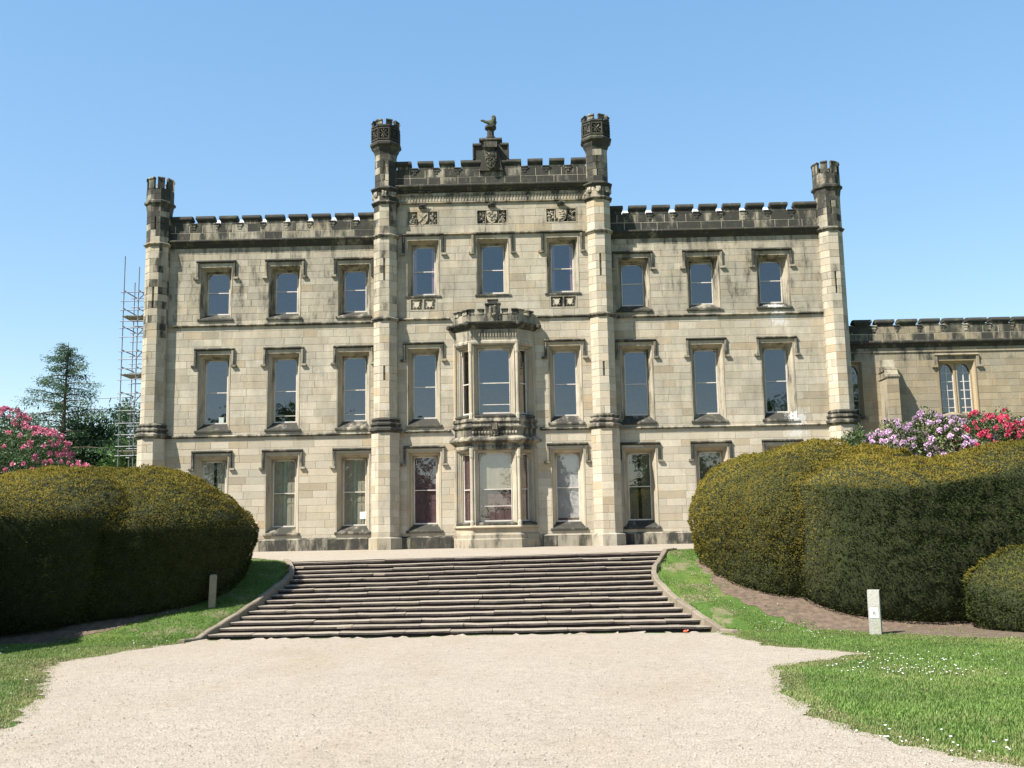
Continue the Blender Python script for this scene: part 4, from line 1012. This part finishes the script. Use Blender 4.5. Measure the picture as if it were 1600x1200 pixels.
RH = [Lobe((9.0, -12.2, .7), (2.95, 2.9, 2.22), 2.4, .1, .10, 4, 3.1, .06, 2.1, 3.0), Lobe((12.1, -13.6, 1.75), (4.2, 2.8, 1.08), 3.0, .10, .08, 5, 4, .07, 1.7, 5, .05), Lobe((15.2, -16.9, -.9), (3.6, 2.6, 1.3), 2.5, .15, .07, 6, 1.4, .05, 2.0, 4), Lobe((10.6, -12.8, 1.25), (2.6, 2.3, 1.62), 2.6, .1, .05, 9, 3, .05, 2.0, 4)]
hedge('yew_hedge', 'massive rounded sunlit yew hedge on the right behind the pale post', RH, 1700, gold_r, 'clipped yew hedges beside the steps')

def tree(name, label, loc, H, trunk_r, crown, mat, leaf, n, group=None, seed=0, cat='tree', limbs=14, bark=None):
    """tapered trunk with limbs; leaf clumps gather round limb ends inside the crown lobes [(x,y,z,rx,ry,rz)]"""
    rng = np.random.default_rng(seed); root = empty(name, loc); tag(root, label, cat, group); b = MB(); L0 = Vector(loc)
    p = Vector((0, 0, 0)); k = 6; top = H*.8
    pts = [Vector((rng.normal()*.05*i, rng.normal()*.05*i, top*i/k)) for i in range(k+1)]
    for i in range(k): b.tube(L0+pts[i], L0+pts[i+1], trunk_r*(1-i/k*.85), trunk_r*(1-(i+1)/k*.85), 8)
    P, Dn = [], []
    for (cx, cy, cz, rx, ry, rz) in crown:
        m = int(n*rx*ry*rz/sum(c[3]*c[4]*c[5] for c in crown)); nc = max(8, m//90)
        d = unit(rng.normal(size=(nc, 3))); rad = rng.uniform(.45, 1, nc)**.6; C = d*rad[:, None]*np.array([rx, ry, rz])+np.array([cx, cy, cz])
        for j in range(min(limbs, nc)):
            st = pts[rng.integers(2, k)]; b.tube(L0+st, L0+Vector(C[j]), trunk_r*.22, trunk_r*.05, 5)
        ci = rng.integers(0, nc, m); sc = rng.uniform(.10, .26, nc)[ci][:, None]
        off = rng.normal(size=(m, 3))*sc*np.array([rx, ry, rz])*np.array([1, 1, .7]); P.append(C[ci]+off); Dn.append(unit(off+d[ci]*.4+rng.normal(size=(m, 3))*.3))
    b.build('trunk', bark or M_bark, root)
    P = np.concatenate(P)+np.array(loc); D = np.concatenate(Dn); m = len(P)
    V, F = leaf_quads(P, D, rng.uniform(.6, 1.3, m)*leaf, rng.uniform(.35, .7, m)*leaf, rng)
    np_mesh('crown', V, F, mat, root, np.stack([rng.random(m), rng.random(m)*0, rng.random(m)], 1))
    return root
# trees beyond the left end of the house
def larch(loc, H, seed=3):
    rng = np.random.default_rng(seed); root = empty('larch_tree', loc); tag(root, 'tall open larch with tiered drooping branches behind the pink rhododendron', 'tree', 'trees beyond the house')
    b = MB(); L0 = Vector(loc); b.tube(L0, L0+Vector((0, 0, H*.5)), .28, .17, 8); b.tube(L0+Vector((0, 0, H*.5)), L0+Vector((.15, 0, H)), .17, .02, 8)
    P, D = [], []
    nb = 52
    for i in range(nb):
        t = i/nb; z = H*(.42+.57*t); a = i*2.4+rng.normal()*.3; l = (4.3*(1-t)**.8+.3)*rng.uniform(.5, 1.2); rise = rng.uniform(.02, .28)*(.4+t)
        prev = Vector((.15*t, 0, z)); m = 10
        for j in range(1, m+1):
            s = j/m; q = Vector((math.cos(a)*l*s, math.sin(a)*l*s, z+l*(rise*s*1.6-.32*s*s+.12*s**4)))
            b.tube(L0+prev, L0+q, .045*(1-s)+.012, .04*(1-s)+.008, 4)
            cnt = int(55*(.35+.65*s)*(.5+.5*l/3))
            o = rng.normal(size=(cnt, 3))*np.array([.20, .20, .09])*(.5+.5*s); o[:, 2] -= np.abs(rng.normal(size=cnt))*.22
            P.append(np.array(q)*0.5+np.array(prev)*.5+o); D.append(unit(rng.normal(size=(cnt, 3))+np.array([math.cos(a), math.sin(a), -.5])))
            prev = q
    b.build('trunk', M_bark, root); P = np.concatenate(P)+np.array(loc); D = np.concatenate(D); n = len(P)
    V, F = leaf_quads(P, D, rng.uniform(.10, .24, n), rng.uniform(.03, .07, n), rng)
    np_mesh('crown', V, F, M_larch, root, np.stack([rng.random(n)]*3, 1))
larch((-29.4, 25, 0), 13.8)
BG = 'trees beyond the house'
tree('cypress_tree', 'dark dense evergreen directly below the larch, left of the scaffold', (-28.6, 27, 0), 9.6, .3, [(0, 0, 4.6, 2.2, 2, 4.4), (1.2, 0, 3.4, 1.8, 1.6, 3.2)], M_dark, .26, 30000, BG, 11)
tree('fir_tree', 'feathery blue green tree rising close beside the scaffold', (-28.2, 33, 0), 11.4, .25, [(.1, 0, 7.5, 1.6, 1.5, 3.2), (0, 0, 4.5, 2.4, 2, 3)], M_larch, .22, 24000, BG, 12)
tree('broadleaf_tree', 'bright green leafy tree low behind the scaffold', (-22.5, 22, 0), 7, .22, [(0, 0, 4.2, 2.6, 2.2, 2.6)], M_mid, .26, 18000, BG, 13)
tree('broadleaf_tree', 'dark shrubby tree peeping out between pink blossom and larch trunk', (-34, 28, 0), 9, .3, [(0, 0, 4.6, 3.4, 3, 3.8)], M_dark, .28, 26000, BG, 14)
tree('broadleaf_tree', 'far left green tree half hidden by the pink rhododendron', (-40, 22, 0), 7, .3, [(0, 0, 3.8, 3.4, 3, 3)], M_mid, .28, 10000, BG, 15)
# park trees behind the viewer, seen as reflections in the first floor windows
PK = [(-47, -128, 25), (-33, -118, 22), (-20, -122, 18), (3, -118, 15), (24, -120, 17), (40, -120, 23), (56, -124, 25)]
PL = ['first', 'second', 'third', 'fourth', 'fifth', 'sixth', 'seventh']
for i, (x, y, h) in enumerate(PK):
    tree('park_tree', 'tall park tree mirrored in the windows, %s in the row from the left' % PL[i], (x, y, -1), h, .5, [(0, 0, h*.58, h*.30, h*.28, h*.40), (h*.12, 0, h*.4, h*.3, h*.25, h*.25), (-h*.1, 0, h*.2, h*.42, h*.25, h*.22)], M_mid, .8, 12000, 'park trees opposite the house', 40+i)

# rhododendrons: leaf mass and flower trusses
def truss_mesh(name, mat, seed):
    rng = np.random.default_rng(seed); n = 34; d = unit(rng.normal(size=(n, 3))+np.array([0, -.15, .35]))
    V, F = leaf_quads(d*.035, unit(d+rng.normal(size=(n, 3))*.35), rng.uniform(.07, .11, n), rng.uniform(.06, .09, n), rng)
    me = bpy.data.meshes.new(name); me.from_pydata(V.tolist(), [], F.tolist()); at = me.attributes.new('tint', 'FLOAT_COLOR', 'FACE')
    at.data.foreach_set('color', np.concatenate([np.stack([rng.random(n)]*3, 1), np.ones((n, 1))], 1).astype(np.float32).ravel()); me.materials.append(mat)
    return me
TRUSS = {k: [truss_mesh('flower_truss', m, 5+j+10*i) for j in range(3)] for i, (k, m) in enumerate((('pink', M_pinkf), ('red', M_redf), ('lilac', M_lilac)))}
def rhodo(label, lobes, nleaf, flower, nfl, seed, group, young=0.0):
    rng = np.random.default_rng(seed); c0 = lobes[0]; root = empty('rhododendron_bush', (c0[0], c0[1], .05)); tag(root, label, 'shrub', group)
    b = MB(); A = []
    for (x, y, z, rx, ry, rz) in lobes:
        for j in range(6): a = rng.uniform(0, 6.3); b.tube((x, y, 0), (x+rx*.7*math.cos(a), y+ry*.7*math.sin(a), z+rz*rng.uniform(0, .6)), .06, .02, 5)
    b.build('stem', M_bark, root)
    P, D, S = [], [], []
    tot = sum(l[3]*l[4] for l in lobes)
    for (x, y, z, rx, ry, rz) in lobes:
        m = int(nleaf*rx*ry/tot); d = unit(rng.normal(size=(m, 3))); d[:, 2] = np.where(d[:, 2] < -.3, -d[:, 2], d[:, 2])
        bump = 1+.10*np.sin(d[:, 0]*7+x)*np.sin(d[:, 2]*8)+.08*np.sin(d[:, 0]*15+d[:, 2]*11)
        rr = bump*(1-np.abs(rng.normal(0, .13, m))); P.append(d*rr[:, None]*np.array([rx, ry, rz])+np.array([x, y, z])); D.append(unit(d+rng.normal(size=(m, 3))*.8+np.array([0, 0, .1])))
    P = np.concatenate(P); D = np.concatenate(D); n = len(P)
    V, F = leaf_quads(P, D, rng.uniform(.10, .19, n), rng.uniform(.035, .06, n), rng, .2)
    g = (rng.random(n) < young)*rng.uniform(.3, 1, n)
    np_mesh('leaves', V, F, M_rhod, root, np.stack([rng.random(n), g, rng.random(n)], 1))['kind'] = 'stuff'
    cnt = 0
    for (x, y, z, rx, ry, rz) in lobes:
        m = int(nfl*rx*ry/tot)
        while m > 0:
            d = unit(rng.normal(size=(1, 3)))[0]
            if d[1] > .25: continue
            bump = 1+.10*math.sin(d[0]*7+x)*math.sin(d[2]*8)+.02
            if x+d[0]*rx*bump < -18.7 or z+d[2]*rz*bump < 3.0 or x+d[0]*rx*bump > 20.5: continue
            o = bpy.data.objects.new('flower_truss', random.choice(TRUSS[flower])); COL.objects.link(o); o.parent = root
            q = Vector((x+d[0]*rx*bump, y+d[1]*ry*bump, z+d[2]*rz*bump)); o.location = q-root.location
            o.scale = (rng.uniform(.65, 1.05),)*3; o.rotation_euler = (rng.uniform(-.4, .4), rng.uniform(-.4, .4), rng.uniform(0, 6.3)); m -= 1
    return root
RG = 'flowering rhododendrons behind the hedges'
rhodo('pink flowering rhododendron dome above the hedge at the far left', [(-17.7, -5, 2.4, 3.0, 2.4, 2.75), (-20.2, -5, 2.8, 2.0, 2.2, 2.5)], 15000, 'pink', 290, 21, RG)
rhodo('leafy green shrub without flowers beside the right corner turret', [(12.9, -5.0, 2.5, .65, .8, 1.55)], 2500, 'lilac', 0, 22, RG, .1)
rhodo('lilac flowering rhododendron in front of the stone buttress', [(14.3, -5.0, 2.4, 1.5, 1.3, 1.8), (15.7, -5.1, 2.9, 1.3, 1.2, 1.65)], 9000, 'lilac', 150, 23, RG, .35)
rhodo('crimson flowering rhododendron beneath the arched window', [(17.6, -5.3, 2.8, 1.25, 1.2, 1.75), (18.6, -5.6, 2.6, 1.0, 1.2, 1.5)], 7000, 'red', 130, 24, RG, .2)
rhodo('pale lilac rhododendron rising behind the crimson one at the far right', [(19.9, -4.4, 2.9, 1.6, 1.3, 1.75), (17.2, -4.2, 2.9, 1.5, 1.0, 1.6)], 8000, 'lilac', 120, 25, RG, .2)

# ------------------------------------------------------------------ small things
pr = empty('marker_post', (8.96, -17.78, hgt(9, -17.8))); tag(pr, 'pale square post with slanted top and a round badge before the right hedge', 'post')
T = Matrix.Translation(pr.location) @ Matrix.Rotation(R(-24), 4, 'Z')
q = MB(T); w = .125
q.loft([[(-w, -w, -.2), (w, -w, -.2), (w, w, -.2), (-w, w, -.2)], [(-w, -w, .62), (w, -w, .62), (w, w, .62), (-w, w, .62)], [(-w, -w*.62, .96), (w, -w*.62, .96), (w, w*.9, .97), (-w, w*.9, .97)]], (.6, 0, .5)); q.build('shaft', M_post, pr)
q = MB(T); q.box(-.095, .095, -w-.008, -w+.002, .36, .59, (.5, 0, .5)); pl = q.build('badge_plate', mat_plain('badge_white', (.5, .5, .47), .6, .1), pr)
q = MB(T); q.py([(.055*math.cos(a*.524), .475+.065*math.sin(a*.524)) for a in range(12)][::-1], -w-.012, -w-.007)
q.build('badge', mat_plain('badge_grey', (.45, .47, .44), .6, .05), pr)
q = MB(T); q.py([(-.025, .44), (-.012, .44), (-.012, .465), (.012, .465), (.012, .44), (.025, .44), (.025, .51), (.012, .51), (.012, .487), (-.012, .487), (-.012, .51), (-.025, .51)][::-1], -w-.016, -w-.011); q.build('badge_mark', M_ink, pr)
po = empty('marker_post', (-7.0, -14.33, hgt(-7, -14.33))); tag(po, 'plain grey wooden post standing in the left hedge shade', 'post')
T = Matrix.Translation(po.location) @ Matrix.Rotation(R(12), 4, 'Z') @ Matrix.Rotation(R(1.5), 4, 'Y')
q = MB(T); w = .085; q.loft([[(-w, -w, -.2), (w, -w, -.2), (w, w, -.2), (-w, w, -.2)], [(-w, -w, .79), (w, -w, .79), (w, w, .79), (-w, w, .79)], [(-w*.8, -w*.8, .82), (w*.8, -w*.8, .82), (w*.8, w*.8, .83), (-w*.8, w*.8, .83)]], (.4, 0, .5)); q.build('shaft', M_postwood, po)
q = MB(T); q.box(-w-.004, w+.004, -w-.004, w+.004, .70, .715); q.build('band', M_postwood, po)
q = MB(); q.box(-5.60, -5.32, .395, .401, 1.34, 1.62); o = q.build('paper_notice', M_paper)
tag(o, 'small white paper notice in the lowest window left of the tower', 'notice')
q = MB()
for i in range(4): q.box(-5.57, -5.37+.03*(i % 2), .391, .3945, 1.56-.05*i, 1.575-.05*i)
q.build('print', M_ink, o)
q = MB(); q.box(-11.50, -11.30, .50, .60, 5.30, 5.60); o = q.build('paper_box', mat_plain('pale_card', (.62, .68, .66), .7, .1)); tag(o, 'small pale box on the sill inside the leftmost first floor window', 'box')
q = MB(); q.box(-11.51, -11.29, .495, .605, 5.60, 5.625); q.build('lid', M_paper, o)
q = MB(); q.ball((4.93, -16.42, ZL+.05), .05, 8, 6, (.5, 0, .5), (1.1, .9, .6)); q.tube((4.93, -16.42, ZL+.05), (5.0, -16.45, ZL+.08), .02, .008, 6); o = q.build('litter', M_red); tag(o, 'bright orange red scrap at the foot of the steps, right end', 'litter')

# scaffold tower against the left side wall
sc = empty('scaffold', (-16.2, 3, .09)); tag(sc, 'tall galvanised tube scaffold tower behind the left corner turret', 'scaffold')
XS, YS_ = (-16.35, -15.7, -15.0), (2.2, 3.4)
for x in XS:
    for y in YS_:
        h = {0: 13.1, 1: 12.6, 2: 12.9}[XS.index(x)] - (.9 if y > 3 and x > -16.5 else 0); q = MB(); q.tube((x, y, .05), (x, y, h), .022, n=6); q.build('standard', M_galv, sc)
lv = [1.0, 2.0, 3.0, 3.6, 4.2, 4.6, 5.1, 5.6, 6.15, 6.5, 6.9, 7.5, 8.0, 8.4, 8.75, 9.4, 9.8, 10.1, 10.6, 11.0, 11.4]
for i, z in enumerate(lv):
    z += .05
    for y in YS_: q = MB(); q.tube((XS[0]-.12, y-.05, z), (XS[2]+.12, y-.05, z), .02, n=6); q.build('ledger', M_galv, sc)
    if i % 2 == 0:
        for x in XS: q = MB(); q.tube((x+.05, YS_[0]-.15, z+.06), (x+.05, YS_[1]+.15, z+.06), .024, n=6); q.build('transom', M_galv, sc)
    if i % 2 == 1: q = MB(); q.tube((XS[i % 2], YS_[0]-.08, z), (XS[1+i % 2], YS_[1], z+1.6), .022, n=6); q.build('brace', M_galv, sc)
for z in (4.35, 7.7, 10.3):
    for j in range(4): q = MB(); q.box(XS[0]-.1, XS[2]+.1, 2.3+j*.3, 2.57+j*.3, z+.1, z+.14); q.build('board', M_board, sc)
for z in (6.75,): q = MB(); q.tube((XS[0]-.9, 2.1, z), (XS[0]+.5, 2.1, z+.04), .02, n=6); q.build('ledger', M_galv, sc)

# ------------------------------------------------------------------ grass, daisies and loose stones
def inpoly(X, Y, poly):
    c = np.zeros(len(X), bool); n = len(poly)
    for i in range(n):
        x0, y0 = poly[i]; x1, y1 = poly[(i+1) % n]
        k = ((y0 > Y) != (y1 > Y)) & (X < (x1-x0)*(Y-y0)/(y1-y0+1e-12)+x0); c ^= k
    return c
def scatter(n, x0, x1, y0, y1, rng): return rng.uniform(x0, x1, n), rng.uniform(y0, y1, n)
rng = np.random.default_rng(99)
PX, PY = [], []
for (x0, x1, y0, y1, dn) in ((4.2, 9, -34, -24, 1100), (9, 12.5, -33, -24, 500), (4.6, 13, -24, -16, 800), (4.4, 8.5, -16.6, -9, 600), (-9, -4, -31, -22, 1000), (-12.5, -6.3, -22, -16, 800), (-12.5, -5.2, -16.5, -9, 650)):
    x, y = scatter(int(dn*(x1-x0)*(y1-y0)), x0, x1, y0, y1, rng); PX.append(x); PY.append(y)
X = np.concatenate(PX); Y = np.concatenate(PY)
wob = .16*np.sin(X*5+Y*3)+.12*np.sin(Y*7-X*2)+rng.normal(0, .10, len(X))
e_l = np.array([edge(EL, y) for y in Y]); e_r = np.array([edge(ER, y) for y in Y])
bare = (np.sin(X*2.3+1)*np.sin(Y*1.9)+.5*np.sin(X*6.1+Y*4.3)) 
deep = inpoly(X+.14, Y, GP) & inpoly(X-.14, Y, GP) & inpoly(X, Y+.2, GP) & inpoly(X, Y-.2, GP)
ok = ~(deep & (rng.random(len(X)) < .997)) & ~(inpoly(X, Y, GP) & (rng.random(len(X)) < .6+wob)) & ~inpoly(X+wob, Y, TP) & ~(inpoly(X+wob*1.6, Y+wob*1.3, SP) & (rng.random(len(X)) < .97)) & ~inpoly(X+wob, Y, SP2)
ok &= ~((Y > YB-.35) & (X > e_l-.17) & (X < e_r+.17))
strip = (X > 4.4) & (X < 8.5) & (Y > -16.4) & (bare > .15); ok &= ~(strip & (rng.random(len(X)) < .9))
X, Y = X[ok], Y[ok]; n = len(X)
zz = np.array([zg(x, y) for x, y in zip(X, Y)])
near = np.zeros(n)
for dx, dy in ((.35, 0), (-.35, 0), (0, .6), (0, -.6)): near = np.maximum(near, inpoly(X+dx, Y+dy, GP)*1.0)
P2_ = np.stack([X, Y*.7, X*0], 1); dryn = np.clip(.20*field(P2_, 5, .6, 2.5)+.14*field(P2_, 6, 3, 9)+.12, 0, .8)
dry = np.clip(near*rng.uniform(0, .7, n)+dryn*rng.random(n)+(rng.random(n) < .05)*.6, 0, 1)
worn = (X < -6) & (Y > -24.5) & (Y < -20.5); dry = np.where(worn, np.clip(dry+rng.random(n)*.35, 0, 1), dry)
VV, TT = [], []
for k in range(3):
    a = rng.uniform(0, 6.283, n); h = rng.uniform(.018, .05, n)*np.where(near > 0, .75, 1); lean = rng.uniform(.2, .9, n)*h; wd = rng.uniform(.004, .008, n)
    bx = X+rng.normal(0, .02, n); by = Y+rng.normal(0, .02, n); ca, sa = np.cos(a), np.sin(a)
    VV.append(np.stack([np.stack([bx-sa*wd, by+ca*wd, zz], 1), np.stack([bx+sa*wd, by-ca*wd, zz], 1), np.stack([bx+ca*lean, by+sa*lean, zz+h], 1)], 1).reshape(-1, 3))
    TT.append(np.stack([rng.random(n), dry, rng.random(n)], 1))
V = np.concatenate(VV); F = np.arange(len(V)).reshape(-1, 3)
tag(np_mesh('grass', V, F, M_grass, None, np.concatenate(TT)), 'short green turf with dry fringes along the gravel', 'grass', kind='stuff')
# daisies: small white heads scattered in the turf
pd_ = np.clip(field(P2_, 8, .8, 3)+.2, .03, None)**1.5; sel = rng.choice(n, 900, replace=False, p=pd_/pd_.sum()); w8 = (X[sel] > 4) | (rng.random(900) < .2); sel = sel[w8]; d_ = MB()
for i in sel[:420]:
    r_ = rng.uniform(.010, .02); z = zz[i]+rng.uniform(.03, .055); x, y = X[i], Y[i]
    d_.add([(x+r_*math.cos(a*1.047), y+r_*math.sin(a*1.047), z+.004*(a % 2)) for a in range(6)]+[(x, y, z-.006)], [(0, 1, 2, 3, 4, 5)]+[((a+1) % 6, a, 6) for a in range(6)])
tag(d_.build('daisies', M_daisy), 'tiny white daisies dotted over the turf', 'daisies', kind='stuff')
# loose gravel on the drive
nP = 52000; X, Y = scatter(nP, -8, 7.4, -34, -16.3, rng); keepd = rng.random(nP) < np.clip((-Y-14)/16, .25, 1)
wob = .2*np.sin(X*5+Y*3)+rng.normal(0, .14, nP); ok = inpoly(X+wob, Y, GP) & keepd & (Y < YB-.06); X, Y = X[ok], Y[ok]; n = len(X)
zz = np.array([zg(x, y) for x, y in zip(X, Y)])+.024; s = rng.uniform(.005, .011, n)*np.where(rng.random(n) < .03, 1.7, 1); a = rng.uniform(0, 6.3, n); el = rng.uniform(.6, 1, n)
base = np.array([(1, 0, 0), (0, 1, 0), (-1, 0, 0), (0, -1, 0), (.15, .1, .75), (0, 0, -.5)])
V = np.stack([np.stack([X+s*(b[0]*np.cos(a)-b[1]*el*np.sin(a)), Y+s*(b[0]*np.sin(a)+b[1]*el*np.cos(a)), zz+s*b[2]*.8], 1) for b in base], 1).reshape(-1, 3)
fb = np.array([(0, 1, 4), (1, 2, 4), (2, 3, 4), (3, 0, 4), (1, 0, 5), (2, 1, 5), (3, 2, 5), (0, 3, 5)])
F = (np.arange(n)[:, None, None]*6+fb[None]).reshape(-1, 3)
t = np.repeat(rng.random(n), 8); tag(np_mesh('loose_gravel', V, F, M_pebble, None, np.stack([t, t, t], 1)), 'loose pale pebbles lying on the gravel drive', 'gravel', kind='stuff')
# a few dead leaves blown over the gravel
fl = MB(); rl = random.Random(5)
for i in range(46):
    x, y = rl.uniform(-5.5, 5), rl.uniform(-31, -17); z = zg(x, y)+.03; a = rl.uniform(0, 6.3); l = rl.uniform(.018, .04); ca, sa = math.cos(a)*l, math.sin(a)*l
    fl.add([(x-ca, y-sa, z), (x-sa*.45, y+ca*.45, z+.008), (x+ca, y+sa, z+.012), (x+sa*.45, y-ca*.45, z+.006)], [(0, 1, 2, 3)])
tag(fl.build('fallen_leaves', mat_plain('dead_leaf', (.14, .09, .05), .9, .4, 30)), 'small dead leaves strewn over the pale gravel', 'leaves', kind='stuff')
